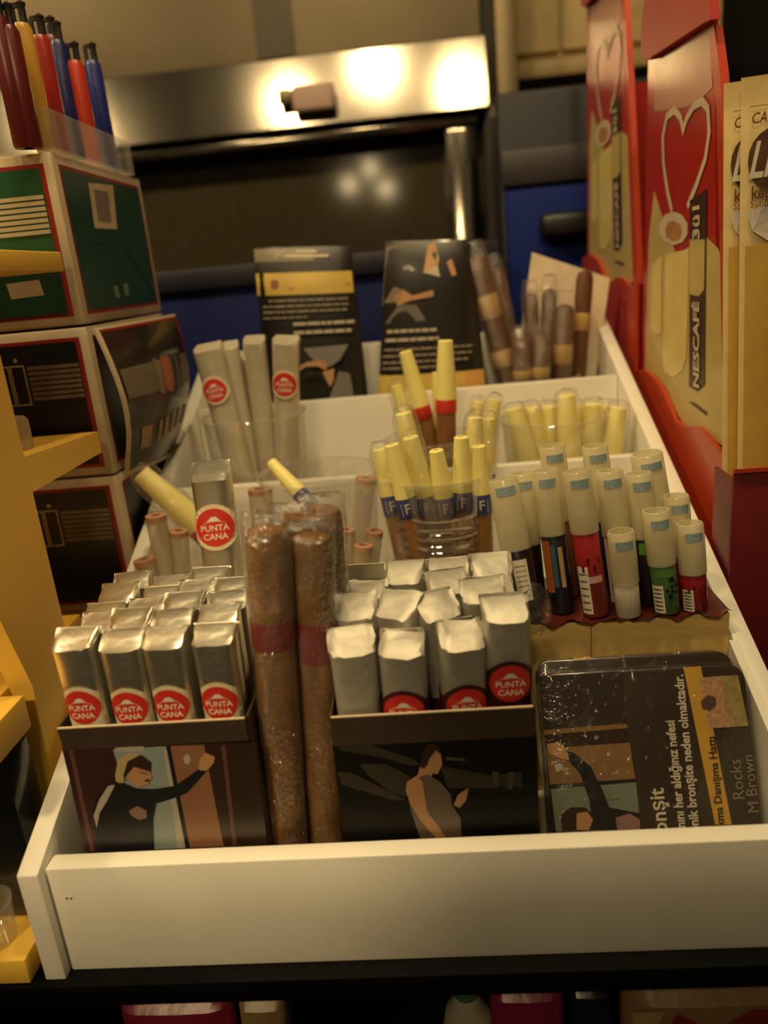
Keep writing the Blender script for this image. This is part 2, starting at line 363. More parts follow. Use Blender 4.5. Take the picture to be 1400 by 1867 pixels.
# dark packs under the low shelf
t = thing('dark_pack', 'glossy black pack under the low shelf of the yellow rack', 'pack', (-0.05, 0.02, 0.0145)); OO = (-0.05, 0.02, 0.0145)
qpart('carton', MB().bbox(-0.10, -0.0075, 0.0235, 0.046, 0.0150, 0.104, 0.0015), mat('pack_black', (0.006, 0.007, 0.008), 0.22, coat=0.3), OO)
qpart('teal_stripe', MB().box(-0.040, -0.036, 0.0232, 0.0235, 0.02, 0.09), mat('pack_teal', (0.01, 0.05, 0.06), 0.3), OO)
t = thing('clear_dish', 'small clear plastic dish on the rack base before the black pack', 'dish', (-0.0265, 0.0105, 0.0150))
obj('dish_wall', MB().lathe([(0.0090, 0.0), (0.0100, 0.001), (0.0112, 0.020), (0.0104, 0.020), (0.0092, 0.002), (0.0, 0.002)], 24, cap1=False), CUPM, t)
obj('dish_rim', MB().lathe([(0.0106, 0.0200), (0.0118, 0.0202), (0.0118, 0.0212), (0.0106, 0.0212)], 24, cap0=False, cap1=False), CUPM, t)
t = thing('plastic_beaker', 'small clear plastic beaker on the rack shelf before the black carton', 'beaker', (-0.030, 0.135, 0.2246))
obj('beaker_wall', MB().lathe([(0.0, 0.0), (0.010, 0.0), (0.010, 0.018), (0.0085, 0.020), (0.0, 0.020)], 20), MILKY2, t)

# ------------------------------------------------------------------ cartons on the left
GRN = mat('carton_green', (0.010, 0.085, 0.035), 0.4); TEAL = mat('carton_teal', (0.006, 0.055, 0.045), 0.4)
CBLK = mat('carton_black', (0.006, 0.005, 0.005), 0.35); CRED = mat('carton_red', (0.26, 0.012, 0.012), 0.45)
CEDGE = mat('carton_white_edge', (0.52, 0.42, 0.28), 0.6); GLN = mat('carton_lines', (0.42, 0.38, 0.25), 0.5); GRY = mat('print_grey', (0.20, 0.16, 0.11), 0.5)
def carton(label, z0, z1, front, side, text):
    t = thing('tobacco_carton', label, 'carton', (-0.12, 0.27, z0), 'stacked cartons beside the tray')
    def w(mb):
        mb.v[:] = [(v[0]+0.12, v[1]-0.27, v[2]-z0) for v in mb.v]; return mb
    obj('box', w(MB().bbox(-0.24, -0.005, 0.200, 0.346, z0+0.0005, z1-0.0005, 0.0012)), CEDGE, t)
    def q(name, m, fr, u0, u1, v0, v1, lay):
        mb = MB(); e = 0.00012*lay
        if fr: pts = [(u0, 0.200-e, v0), (u1, 0.200-e, v0), (u1, 0.200-e, v1), (u0, 0.200-e, v1)]
        else: pts = [(-0.005+e, u0, v0), (-0.005+e, u1, v0), (-0.005+e, u1, v1), (-0.005+e, u0, v1)]
        return obj(name, w(mb.add(pts, [(0, 1, 2, 3)])), m, t, 0)
    h = z1-z0; a, b = z0+0.006, z1-0.006
    q('front_border', CRED, True, -0.236, -0.0105, a, b, 1)
    q('front_print', front, True, -0.234, -0.0135, a+0.0022, b-0.0022, 2)
    if side:
        q('side_border', CRED, False, 0.207, 0.340, a, b, 1)
        q('side_print', side, False, 0.209, 0.338, a+0.0022, b-0.0022, 2)
    sm = MB()
    zc = z0+h*0.66
    n = 7
    for k in range(n):
        zz = zc+0.011-0.022*(k+0.5)/n
        y = 0.200-0.0004
        sm.add([(-0.0470, y, zz-0.0011), (-0.0140, y, zz-0.0011), (-0.0140, y, zz+0.0011), (-0.0470, y, zz+0.0011)], [(0, 1, 2, 3)])
    obj('stripes', w(sm), GLN if front is GRN else GRY, t, 0)
    if text:
        LM = mat('letter_line', (0.46, 0.40, 0.28), 0.5); put = lambda x, z: (x, 0.1994, z)
        z0_ = zc-0.0125; hN = 0.024
        sh = [(0, 0), (0, 1), (.30, 1), (.70, .42), (.70, 1), (1, 1), (1, 0), (.70, 0), (.30, .58), (.30, 0)]
        obj('letter', w(ribbon(MB(), [(-0.0715+0.0125*x, z0_+hN*z) for x, z in sh], 0.0005, put, True)), LM, t, 0)
        obj('letter', w(ribbon(MB(), [(-0.0575, z0_), (-0.0575, z0_+hN), (-0.0490, z0_+hN), (-0.0490, z0_)], 0.0005, put, True)), LM, t, 0)
        obj('letter_dot', w(MB().add([put(x, z) for x, z in ellipse(-0.0532, z0_+hN+0.0035, 0.0013, 0.0013, 10)], [list(range(10))])), LM, t, 0)
    return t, w
t, w = carton('green and teal carton on top of the stack with a barcode on its side', 0.2875, 0.3845, GRN, TEAL, None)
bc = MB(); e = 0.0047
bc.add([(-e, y, z) for y, z in [(0.2459, 0.3721), (0.2880, 0.3745), (0.2812, 0.3459), (0.2425, 0.3449)]], [(0, 1, 2, 3)])
obj('barcode_label', w(bc), CEDGE, t, 0)
bc = MB(); bc.add([(-e+0.0002, y, z) for y, z in [(0.2529, 0.3689), (0.2767, 0.3693), (0.2726, 0.3501), (0.2503, 0.3499)]], [(0, 1, 2, 3)])
obj('barcode', w(bc), mat('barcode_grey', (0.20, 0.17, 0.16), 0.5), t, 0)
bc = MB(); bc.add([(-e, y, z) for y, z in [(0.2543, 0.3089), (0.2623, 0.3095), (0.2632, 0.3016), (0.2570, 0.3011)]], [(0, 1, 2, 3)])
bc.add([(-e, y, z) for y, z in [(0.2736, 0.3100), (0.2823, 0.3105), (0.2812, 0.3024), (0.2736, 0.3019)]], [(0, 1, 2, 3)])
obj('printed_mark', w(bc), mat('mark_green', (0.16, 0.24, 0.14), 0.5), t, 0)
bc = MB(); bc.add([(-e, y, z) for y, z in [(0.2324, 0.3366), (0.2915, 0.3362), (0.3386, 0.2996), (0.3329, 0.2986), (0.2876, 0.3347), (0.2326, 0.3353)]], [(0, 1, 2, 3, 4, 5)])
obj('tab_cut', w(bc), mat('cut_dark', (0.003, 0.02, 0.018), 0.6), t, 0)
pl = MB(); pl.add([(x, 0.1993, z) for x, z in [(-0.0478, 0.3153), (-0.0272, 0.3160), (-0.0259, 0.3070), (-0.0466, 0.3063)]], [(0, 1, 2, 3)])
obj('price_label', w(pl), mat('plate_tan', (0.30, 0.22, 0.12), 0.5), t, 0)
pm = MB(); pm.box(-0.23, -0.0137, 0.1994, 0.1996, 0.2955, 0.3195); obj('dark_field', w(pm), mat('carton_dark_green', (0.004, 0.030, 0.012), 0.4), t, 0)
pl = t.children[-2]; pl.location.y -= 0.0004
t, w = carton('black carton with a bulging side flap, in the middle of the stack', 0.1935, 0.2870, CBLK, CBLK, 'Nİ')
# bulging side flap of the middle carton
F0 = [(-0.0026, 0.2050, 0.2852), (0.0037, 0.2020, 0.2660), (0.0080, 0.2020, 0.2419), (0.0070, 0.2030, 0.2190), (-0.0010, 0.2060, 0.1914)]
F1 = [(0.0190, 0.3000, 0.2865), (0.0227, 0.3000, 0.2673), (0.0220, 0.3000, 0.2392), (0.0154, 0.3000, 0.2149), (-0.0010, 0.3000, 0.1829)]
def cr(P, s):
    n = len(P)-1; x = s*n; i = min(int(x), n-1); f = x-i
    p0, p1, p2, p3 = P[max(i-1, 0)], P[i], P[i+1], P[min(i+2, n)]
    return Vector([0.5*((2*p1[k])+(-p0[k]+p2[k])*f+(2*p0[k]-5*p1[k]+4*p2[k]-p3[k])*f*f+(-p0[k]+3*p1[k]-3*p2[k]+p3[k])*f**3) for k in range(3)])
def flap(s, q, lift=0.0):
    p = cr(F0, q).lerp(cr(F1, q), s); return p+Vector((0.004*math.sin(math.pi*s)+lift, 0, 0))
mb = MB(); ns, nq = 10, 16
for side in (0, 1):
    off = -0.0008*side
    vs = [flap(i/ns, j/nq, off)[:] for j in range(nq+1) for i in range(ns+1)]
    fs = [(j*(ns+1)+i, j*(ns+1)+i+1, (j+1)*(ns+1)+i+1, (j+1)*(ns+1)+i) for j in range(nq) for i in range(ns)]
    mb.add(vs, fs, side)
edge = [(0, j) for j in range(nq+1)]+[(i, nq) for i in range(1, ns+1)]+[(ns, j) for j in range(nq-1, -1, -1)]+[(i, 0) for i in range(ns-1, 0, -1)]
K = (ns+1)*(nq+1)
mb.f += [[a[1]*(ns+1)+a[0], b[1]*(ns+1)+b[0], K+b[1]*(ns+1)+b[0], K+a[1]*(ns+1)+a[0]] for a, b in zip(edge, edge[1:]+edge[:1])]; mb.m += [1]*len(edge)
fl = obj('side_flap', w(mb), [mat('flap_black', (0.016, 0.013, 0.012), 0.22, coat=0.4), CEDGE], t)
def flap_patch(name, s0, s1, q0, q1, m, n=8, skew=0.0, lift=0.0003):
    mb = MB(); vs = [flap(s0+(s1-s0)*i/n, q0+(q1-q0)*j/n+skew*i/n, lift)[:] for j in range(n+1) for i in range(n+1)]
    fs = [(j*(n+1)+i, j*(n+1)+i+1, (j+1)*(n+1)+i+1, (j+1)*(n+1)+i) for j in range(n) for i in range(n)]
    return obj(name, w(mb.add(vs, fs)), m, fl)
flap_patch('flap_border', 0.0, 1.0, 0.0, 0.035, CEDGE); flap_patch('flap_border', 0.0, 1.0, 0.965, 1.0, CEDGE)
flap_patch('flap_border', 0.0, 0.035, 0.0, 1.0, CEDGE); flap_patch('red_line', 0.04, 0.96, 0.04, 0.06, CRED); flap_patch('red_line', 0.955, 0.975, 0.04, 0.5, CRED)
flap_patch('stripe_block', 0.06, 0.97, 0.33, 0.52, mat('flap_grey', (0.15, 0.12, 0.085), 0.45))
for a, b, m in ((0.42, 0.50, GRY), (0.52, 0.64, mat('flap_orange', (0.40, 0.10, 0.05), 0.45)), (0.68, 0.74, CBLK), (0.78, 0.84, CBLK)):
    flap_patch('emblem', a, b, 0.31, 0.53, m, lift=0.0005, skew=0.02)
for k, (a, b) in enumerate(((0.16, 0.30), (0.40, 0.45), (0.50, 0.56), (0.62, 0.68), (0.74, 0.80), (0.88, 0.94))):
    flap_patch('printed_sign', a, b, 0.74-0.01*k, 0.86-0.01*k, mat('flap_gold', (0.36, 0.22, 0.10), 0.5), lift=0.0005)
t, w = carton('black carton at the bottom of the stack, behind the foil cigars', 0.0995, 0.1930, CBLK, CBLK, 'Nİ')

# coloured sticks in a clear holder on the stack
t = thing('clear_holder', 'clear plastic holder of coloured sticks on the green carton', 'holder', (-0.05, 0.27, 0.3850))
hb = MB(); X0, X1, Y0, Y1, HH = -0.085, 0.047, -0.068, 0.062, 0.022
for a in ((X0, X1, Y0, Y0+0.001), (X0, X1, Y1-0.001, Y1), (X0, X0+0.001, Y0+0.001, Y1-0.001), (X1-0.001, X1, Y0+0.001, Y1-0.001)):
    obj('holder_wall', MB().box(a[0], a[1], a[2], a[3], 0.0012, HH), CUPM, t)
obj('holder_base', MB().box(X0, X1, Y0, Y1, 0.0, 0.0011), CUPM, t)
SC = {'blue': (0.012, 0.022, 0.16), 'orange red': (0.42, 0.035, 0.012), 'dark blue': (0.010, 0.014, 0.09), 'red': (0.30, 0.018, 0.012), 'yellow': (0.50, 0.27, 0.035), 'dark red': (0.10, 0.008, 0.008)}
HOOKM = mat('hook_black', (0.012, 0.009, 0.006), 0.5)
sticks = [('blue', (-0.0120, 0.3114, 0.4555), 'at the open end of the holder'), ('orange red', (-0.0140, 0.2852, 0.4498), 'beside the bright blue one'), ('dark blue', (-0.0220, 0.2828, 0.4617), 'behind the orange red one'),
          ('red', (-0.0140, 0.2380, 0.4524), 'beside the yellow one'), ('yellow', (-0.0140, 0.2160, 0.4528), 'between red ones'), ('dark red', (-0.0260, 0.2836, 0.4651), 'tucked behind the bright red one'), ('dark red', (-0.0140, 0.1989, 0.4472), 'before the yellow one'),
          ('dark red', (-0.0180, 0.1969, 0.4518), 'nearest, at the edge of the picture')]
for cname, tp, where in sticks:
    base = (tp[0], tp[1], 0.3864); hgt = tp[2]-0.3864
    s = thing('plastic_stick', f'{cname} plastic stick with a black hook, {where}', 'stick', base, 'coloured sticks in the clear holder')
    m = mat('stick_'+cname.replace(' ', '_'), SC[cname], 0.35)
    obj('barrel', MB().lathe([(0.0050, 0.0), (0.0056, 0.002), (0.0056, hgt-0.003), (0.0042, hgt), (0.0, hgt)], 14, cap1=False), m, s)
    mb = MB(); mb.lathe([(0.0022, hgt), (0.0022, hgt+0.008), (0.003, hgt+0.010), (0.0, hgt+0.012)], 8, cap1=False, c=(0.002, 0.0))
    mb.lathe([(0.0015, hgt-0.001), (0.0015, hgt+0.009), (0.0, hgt+0.010)], 8, cap1=False, c=(-0.0035, 0))
    mb.box(-0.0035, 0.002, -0.001, 0.001, hgt+0.008, hgt+0.0105)
    obj('hook', mb, HOOKM, s)

# ------------------------------------------------------------------ red coffee displays on the right
NRED = mat('display_red', (0.40, 0.018, 0.012), 0.35, coat=0.25); NRED2 = mat('display_orange_red', (0.46, 0.045, 0.012), 0.4, coat=0.2)
NTAN = mat('display_tan', (0.52, 0.40, 0.14), 0.4, coat=0.2); NYEL = mat('sachet_print_yellow', (0.74, 0.58, 0.20), 0.4, coat=0.2)
NDRK = mat('display_dark', (0.05, 0.022, 0.014), 0.4); NWHT = mat('display_white', (0.62, 0.50, 0.36), 0.45, coat=0.2); NDARKRED = mat('carton_dark_red', (0.14, 0.008, 0.010), 0.45)
def display(label, dy, dz):
    t = thing('coffee_display', label, 'display', (0.40, 0.27+dy, dz), 'red coffee displays')
    OO = (0.40, 0.27, 0.0)
    def w(mb): mb.v[:] = [(v[0]-OO[0], v[1]-OO[1], v[2]-OO[2]) for v in mb.v]; return mb
    XS = 0.372
    side = [(0.178, 0.004), (0.372, 0.004), (0.356, 0.46), (0.232, 0.46)]
    obj('side_board', w(MB().prism(side, 'x', XS, XS+0.002)), NRED, t)
    obj('far_board', w(MB().prism([(0.178, 0.004), (0.372, 0.004), (0.360, 0.30), (0.205, 0.30)], 'x', XS+0.118, XS+0.12)), NRED, t)
    obj('back_board', w(MB().prism([(XS+0.002, 0.004), (XS+0.118, 0.004), (XS+0.118, 0.36), (XS+0.002, 0.36)], 'y', 0.350, 0.352)), NRED, t)
    obj('bottom_board', w(MB().box(XS+0.002, XS+0.118, 0.182, 0.350, 0.004, 0.006)), NRED, t)
    # curled lower flap
    fl = [(0.3735, 0.004)] + [(0.3719, 0.2064), (0.3432, 0.2096), (0.3222, 0.2077), (0.2990, 0.2022), (0.2831, 0.1933), (0.2679, 0.1848), (0.2512, 0.1840), (0.2285, 0.1886), (0.2118, 0.1881), (0.1958, 0.1849), (0.1828, 0.1822), (0.1664, 0.1842)] + [(0.168, 0.004)]
    fl[1] = (0.3735, fl[1][1])
    obj('lower_flap', w(MB().prism(fl, 'x', XS-0.0035, XS-0.0008)), NRED2, t)
    obj('front_edge', w(MB().prism([(0.1680, 0.1844), (0.1829, 0.1829), (0.2157, 0.3704), (0.2332, 0.4133), (0.2244, 0.4149), (0.2117, 0.3881)], 'x', XS-0.0012, XS+0.0035)), NRED2, t)
    hd = [(0.3414, 0.4247), (0.3532, 0.4291), (0.3540, 0.4474), (0.3471, 0.4623), (0.2225, 0.4339), (0.2159, 0.4158), (0.2267, 0.4172)]
    obj('top_hood', w(MB().prism(hd, 'x', XS-0.006, XS-0.0006)), mat('hood_red', (0.36, 0.016, 0.012), 0.5), t)
    E = XS-0.00015
    def pr(name, m, pts, lay=1): return obj(name, w(MB().add([(E-0.00015*lay, y, z) for y, z in pts], [list(range(len(pts)))])), m, t, 0)
    pr('print_field', NTAN, [(0.3565, 0.2083), (0.3491, 0.3078), (0.3371, 0.3399), (0.3223, 0.3264), (0.2846, 0.2955), (0.2256, 0.3036), (0.2078, 0.2972), (0.1988, 0.2884), (0.1806, 0.1843), (0.2047, 0.1854), (0.2537, 0.1812), (0.2892, 0.1942)], 1)
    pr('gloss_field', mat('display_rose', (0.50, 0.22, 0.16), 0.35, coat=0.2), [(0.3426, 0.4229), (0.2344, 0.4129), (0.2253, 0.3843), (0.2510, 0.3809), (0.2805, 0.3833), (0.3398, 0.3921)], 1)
    hz = [(0.2934, 0.3228), (0.3047, 0.3370), (0.3141, 0.3548), (0.3170, 0.3718), (0.3089, 0.3835), (0.2922, 0.3846), (0.2801, 0.3779), (0.2743, 0.3698), (0.2687, 0.3752), (0.2556, 0.3803), (0.2406, 0.3801), (0.2310, 0.3745), (0.2275, 0.3614), (0.2326, 0.3480), (0.2468, 0.3349), (0.2624, 0.3236)]
    sm = ribbon(MB(), hz, 0.0024, lambda y, z: (E-0.0006, y, z))
    obj('steam_heart', w(sm), NWHT, t, 0)
    pr('cup', NWHT, [(0.2911, 0.3226), (0.2729, 0.3195), (0.2616, 0.3136), (0.2610, 0.3072), (0.2700, 0.3026), (0.2896, 0.3010), (0.3098, 0.3038), (0.3226, 0.3105), (0.3205, 0.3175), (0.3097, 0.3217)], 3)
    pr('coffee', mat('coffee_tan', (0.42, 0.20, 0.07), 0.4), [(0.2890, 0.3167), (0.2762, 0.3138), (0.2715, 0.3092), (0.2765, 0.3045), (0.2909, 0.3038), (0.3051, 0.3072), (0.3079, 0.3125), (0.3010, 0.3161)], 4)
    pr('stirrer_print', NYEL, [(0.3068, 0.2955), (0.2582, 0.2980), (0.2567, 0.2555), (0.2577, 0.2297), (0.2650, 0.2196), (0.2844, 0.2123), (0.3054, 0.2139), (0.3086, 0.2240)], 3)
    pr('stirrer_print', NYEL, [(0.3386, 0.2888), (0.3154, 0.2951), (0.3142, 0.2416), (0.3292, 0.2375), (0.3405, 0.2425)], 3)
    pr('stick_print', NDRK, [(0.2577, 0.3270), (0.2284, 0.3314), (0.2275, 0.3141), (0.2206, 0.2166), (0.2330, 0.2105), (0.2498, 0.2114), (0.2533, 0.2706)], 4)
    pr('stick_print_middle', NTAN, [(0.2557, 0.3038), (0.2282, 0.3029), (0.2267, 0.2738), (0.2361, 0.2696), (0.2528, 0.2703)], 5)
    c1 = [(0.2337, 0.2130), (0.2386, 0.2663), (0.2420, 0.3034), (0.2439, 0.3229)]
    def up(word, lo, hi, size, bold):
        vs, fs = text2d(word, size, bold); x0 = min(v[0] for v in vs); x1 = max(v[0] for v in vs); k = (hi[1]-lo[1])/(x1-x0)
        mb = MB(); mb.add([(E-0.0012, lo[0]+(hi[0]-lo[0])*(x-x0)/(x1-x0)+y*1.25, lo[1]+(x-x0)*k) for x, y, z in vs], fs); obj('lettering', w(mb), NWHT, t, 0)
    up('NESCAFÉ', c1[0], c1[1], 0.0120, 0.0004); up('3ü1', c1[2], c1[3], 0.0140, 0.0004)
    pr('dash_print', NDRK, [(0.2510, 0.2010), (0.2397, 0.2022), (0.2144, 0.2001), (0.2160, 0.1978)], 3)
    return t
display('tall red coffee display with a steam heart, nearest the tubes', 0.0, 0.0)
display('tall red coffee display standing behind the nearer one', 0.2065, 0.090)
o = obj('black_box', MB().bbox(-0.065, 0.070, -0.095, 0.095, 0.0, 0.0930, 0.002), mat('riser_black', (0.010, 0.008, 0.008), 0.5)); o.location = (0.432, 0.475, 0.0); tag(o, 'black box lifting the farther red coffee display', 'box')

# sachets of coffee in a dark red carton
t = thing('sachet_carton', 'dark red open carton holding cream coffee sachets', 'carton', (0.43, 0.15, 0.0)); OO = (0.43, 0.15, 0.0)
qpart('front_panel', MB().bbox(0.3600, 0.50, 0.1400, 0.1425, 0.0, 0.1830, 0.0005), NDARKRED, OO)
qpart('side_panel', MB().box(0.3600, 0.3615, 0.1425, 0.168, 0.0, 0.178), NDARKRED, OO)
qpart('side_panel', MB().box(0.4985, 0.50, 0.1425, 0.168, 0.0, 0.178), NDARKRED, OO)
qpart('back_panel', MB().box(0.3615, 0.4985, 0.1665, 0.168, 0.0, 0.170), NDARKRED, OO)
qpart('base', MB().box(0.3615, 0.4985, 0.1425, 0.1665, 0.0, 0.0015), NDARKRED, OO)
qpart('rim', MB().box(0.3595, 0.5005, 0.1385, 0.1399, 0.1815, 0.1838), NRED2, OO)
SCH = mat('sachet_cream', (0.66, 0.50, 0.22), 0.35, coat=0.3, bump=0.25, bscale=40); SYL = mat('sachet_yellow', (0.60, 0.37, 0.07), 0.35, coat=0.2, bump=0.2, bscale=40)
SBR = mat('sachet_brown', (0.10, 0.045, 0.02), 0.4); SLT = mat('sachet_letter', (0.74, 0.68, 0.55), 0.4); FOAM = mat('sachet_foam', (0.60, 0.54, 0.46), 0.4)
def sachet(label, x0, y, rz):
    t = thing('coffee_sachet', label, 'sachet', (x0, y, 0.0018), 'coffee sachets in the dark red carton'); t.rotation_euler = (math.radians(-1), math.radians(-1.7), rz)
    W, Hh = 0.052, 0.374
    rings = []
    for z, th in ((0, 0.0006), (0.012, 0.0010), (0.04, 0.0032), (0.18, 0.0036), (Hh-0.04, 0.0030), (Hh-0.013, 0.0009), (Hh-0.012, 0.0005), (Hh, 0.0005)):
        n = 16; r = []
        for i in range(n):
            a = 2*math.pi*i/n; cx = math.copysign(abs(math.cos(a))**0.6, math.cos(a)); r.append((W/2+cx*W/2, math.sin(a)*th, z))
        rings.append(r)
    obj('wrapper', MB().loft(rings), SCH, t)
    def yf(x, z):
        k = (0.0032 if z < Hh-0.04 else 0.0032*max(0.1, (Hh-0.01-z)/0.03)); u = min(1, abs(x-W/2)/(W/2)); return -k*math.sqrt(max(0, 1-u**(1/0.3)))*1.0-0.0009
    def pr(name, m, poly, lay=1): return obj(name, MB().add([(x, yf(x, z)-0.0003*lay, z) for x, z in poly], [list(range(len(poly)))]), m, t, 0)
    def grid(name, m, x0, x1, z0, z1, lay=0.3):
        n = 8; mb = MB(); vs = [(x0+(x1-x0)*i/n, yf(x0+(x1-x0)*i/n, (z0+z1)/2)-0.0003*lay, z0+(z1-z0)*j) for j in (0, 1) for i in range(n+1)]
        return obj(name, mb.add(vs, [(i, i+1, n+2+i, n+1+i) for i in range(n)]), m, t)
    grid('lower_print', SYL, 0.002, W-0.002, 0.02, 0.296)
    pr('cup_print', SBR, ellipse(0.016, 0.3355, 0.0135, 0.0150), 1)
    pr('foam_print', FOAM, [(0.002, 0.312), (0.010, 0.315), (0.030, 0.315), (0.036, 0.306), (0.028, 0.296), (0.014, 0.296), (0.005, 0.303)], 1)
    pr('cup_rim_print', SLT, ellipse(0.021, 0.3035, 0.008, 0.005), 2)
    tm = MB(); put_text(tm, 'LiLa', 0.0235, lambda x, y: (0.0135+x*0.62, -0.0050, 0.3350+y), bold=0.0004, shear=0.35); obj('lettering', tm, SLT, t, 0)
    for word, size, sx, zz, bo, sh_ in (('CAFE ME', 0.0070, 0.8, 0.3545, 0.0001, 0.2), ('köpüklü', 0.0085, 0.75, 0.3205, 0.0002, 0.0), ('Sütlü Kahve', 0.0050, 0.9, 0.3155, 0.0, 0.0)):
        tm = MB(); put_text(tm, word, size, lambda x, y: (0.014+x*sx, -0.0046, zz+y), bold=bo, shear=sh_)
        obj('lettering', tm, mat('sachet_text', (0.16, 0.07, 0.03), 0.5), t, 0)
    for k in range(1): pr('crimp_line', SBR, [(0.004, Hh-0.0135), (W-0.004, Hh-0.0135), (W-0.004, Hh-0.0132), (0.004, Hh-0.0132)], 1)
    return t
sachet('cream coffee sachet at the front of the dark red carton', 0.3722, 0.1500, 0.0)
sachet('cream coffee sachet half hidden behind the front sachet', 0.3675, 0.1595, 0.0)

o = obj('added_dark_sheet', MB().box(0.530, 1.6, 0.60, 0.66, -0.90, 1.4), mat('dark_sheet_black', (0.005, 0.004, 0.004), 0.8, spec=0.1)); tag(o, 'added black sheet for the dark behind the coffee sachets', 'wall', kind='structure')  # unlit-looking sheet added to give the dark beyond the sachets

# ------------------------------------------------------------------ packs on the shelf under the counter
def lowpack(name, label, cat, x0, x1, y0, zt, m, extra=None):
    t = thing(name, label, cat, ((x0+x1)/2, y0+0.02, -0.16))
    cx = (x0+x1)/2; hw = (x1-x0)/2; Hh = zt+0.16
    rings = []
    for z, th in ((0, 0.004), (0.01, 0.016), (Hh*0.6, 0.018), (Hh-0.012, 0.010), (Hh-0.006, 0.002), (Hh, 0.0015)):
        rings.append([(math.copysign(abs(math.cos(a))**0.4, math.cos(a))*hw, math.sin(a)*th, z) for a in [2*math.pi*i/20 for i in range(20)]])
    obj('wrapper', MB().loft(rings), m, t)
    obj('crimped_top', MB().box(-hw*0.98, hw*0.98, -0.0012, 0.0012, Hh-0.0004, Hh+0.004), m, t)
    return t, Hh, hw
lowpack('snack_bag', 'dark pink snack bag under the counter', 'bag', 0.022, 0.080, 0.000, -0.024, mat('bag_pink', (0.13, 0.006, 0.020), 0.35, bump=0.4, bscale=60))
lowpack('snack_bag', 'narrow cream topped bag under the counter beside the pink one', 'bag', 0.083, 0.107, 0.000, -0.024, mat('bag_cream', (0.15, 0.10, 0.04), 0.4, bump=0.3, bscale=60))
lowpack('snack_bag', 'magenta bag under the counter right of the white bottle', 'bag', 0.207, 0.243, 0.002, -0.025, mat('bag_magenta', (0.17, 0.007, 0.045), 0.35, bump=0.4, bscale=60))
lowpack('snack_bag', 'navy bag under the counter between magenta and tan bags', 'bag', 0.245, 0.266, 0.004, -0.026, mat('bag_navy', (0.004, 0.005, 0.016), 0.3, bump=0.4, bscale=60))
t, Hh, hw = lowpack('snack_bag', 'tan and red snack bag under the right end of the tray', 'bag', 0.270, 0.350, -0.002, -0.026, mat('bag_tan', (0.17, 0.10, 0.045), 0.4, bump=0.4, bscale=50))
yb = lambda z: -(0.010+max(0.0, (Hh-0.012-z))/(Hh*0.4-0.012)*0.008)-0.0006
for poly, m in (([(-0.030, -0.036), (-0.016, -0.014), (0.000, -0.024), (0.018, -0.013), (0.037, -0.013), (0.030, -0.022), (0.006, -0.036), (-0.010, -0.030)], mat('bag_red_print', (0.14, 0.010, 0.012), 0.4)), ([(0.004, -0.038), (0.030, -0.024), (0.037, -0.030), (0.036, -0.040)], mat('bag_cream_print', (0.26, 0.18, 0.09), 0.4)), ([(-0.037, -0.013), (-0.022, -0.013), (-0.030, -0.030), (-0.037, -0.034)], mat('bag_cream_print', (0.26, 0.18, 0.09), 0.4))):
    obj('printed_shape', MB().add([(x, yb(Hh+z), Hh+z) for x, z in poly], [list(range(len(poly)))]), m, t, 0)
t = thing('white_bottle', 'small white bottle with a flared foot under the counter', 'bottle', (0.196, 0.018, -0.16))
obj('bottle_body', MB().lathe([(0.0115, 0.0), (0.0125, 0.004), (0.0125, 0.104), (0.011, 0.112), (0.0065, 0.120), (0.0055, 0.136), (0.0, 0.137)], 20, cap1=False), mat('bottle_white', (0.30, 0.29, 0.22), 0.4), t)
obj('neck_band', MB().lathe([(0.0062, 0.124), (0.0066, 0.125), (0.0066, 0.131), (0.0062, 0.132)], 20, cap0=False, cap1=False), mat('bottle_green', (0.04, 0.12, 0.06), 0.4), t)
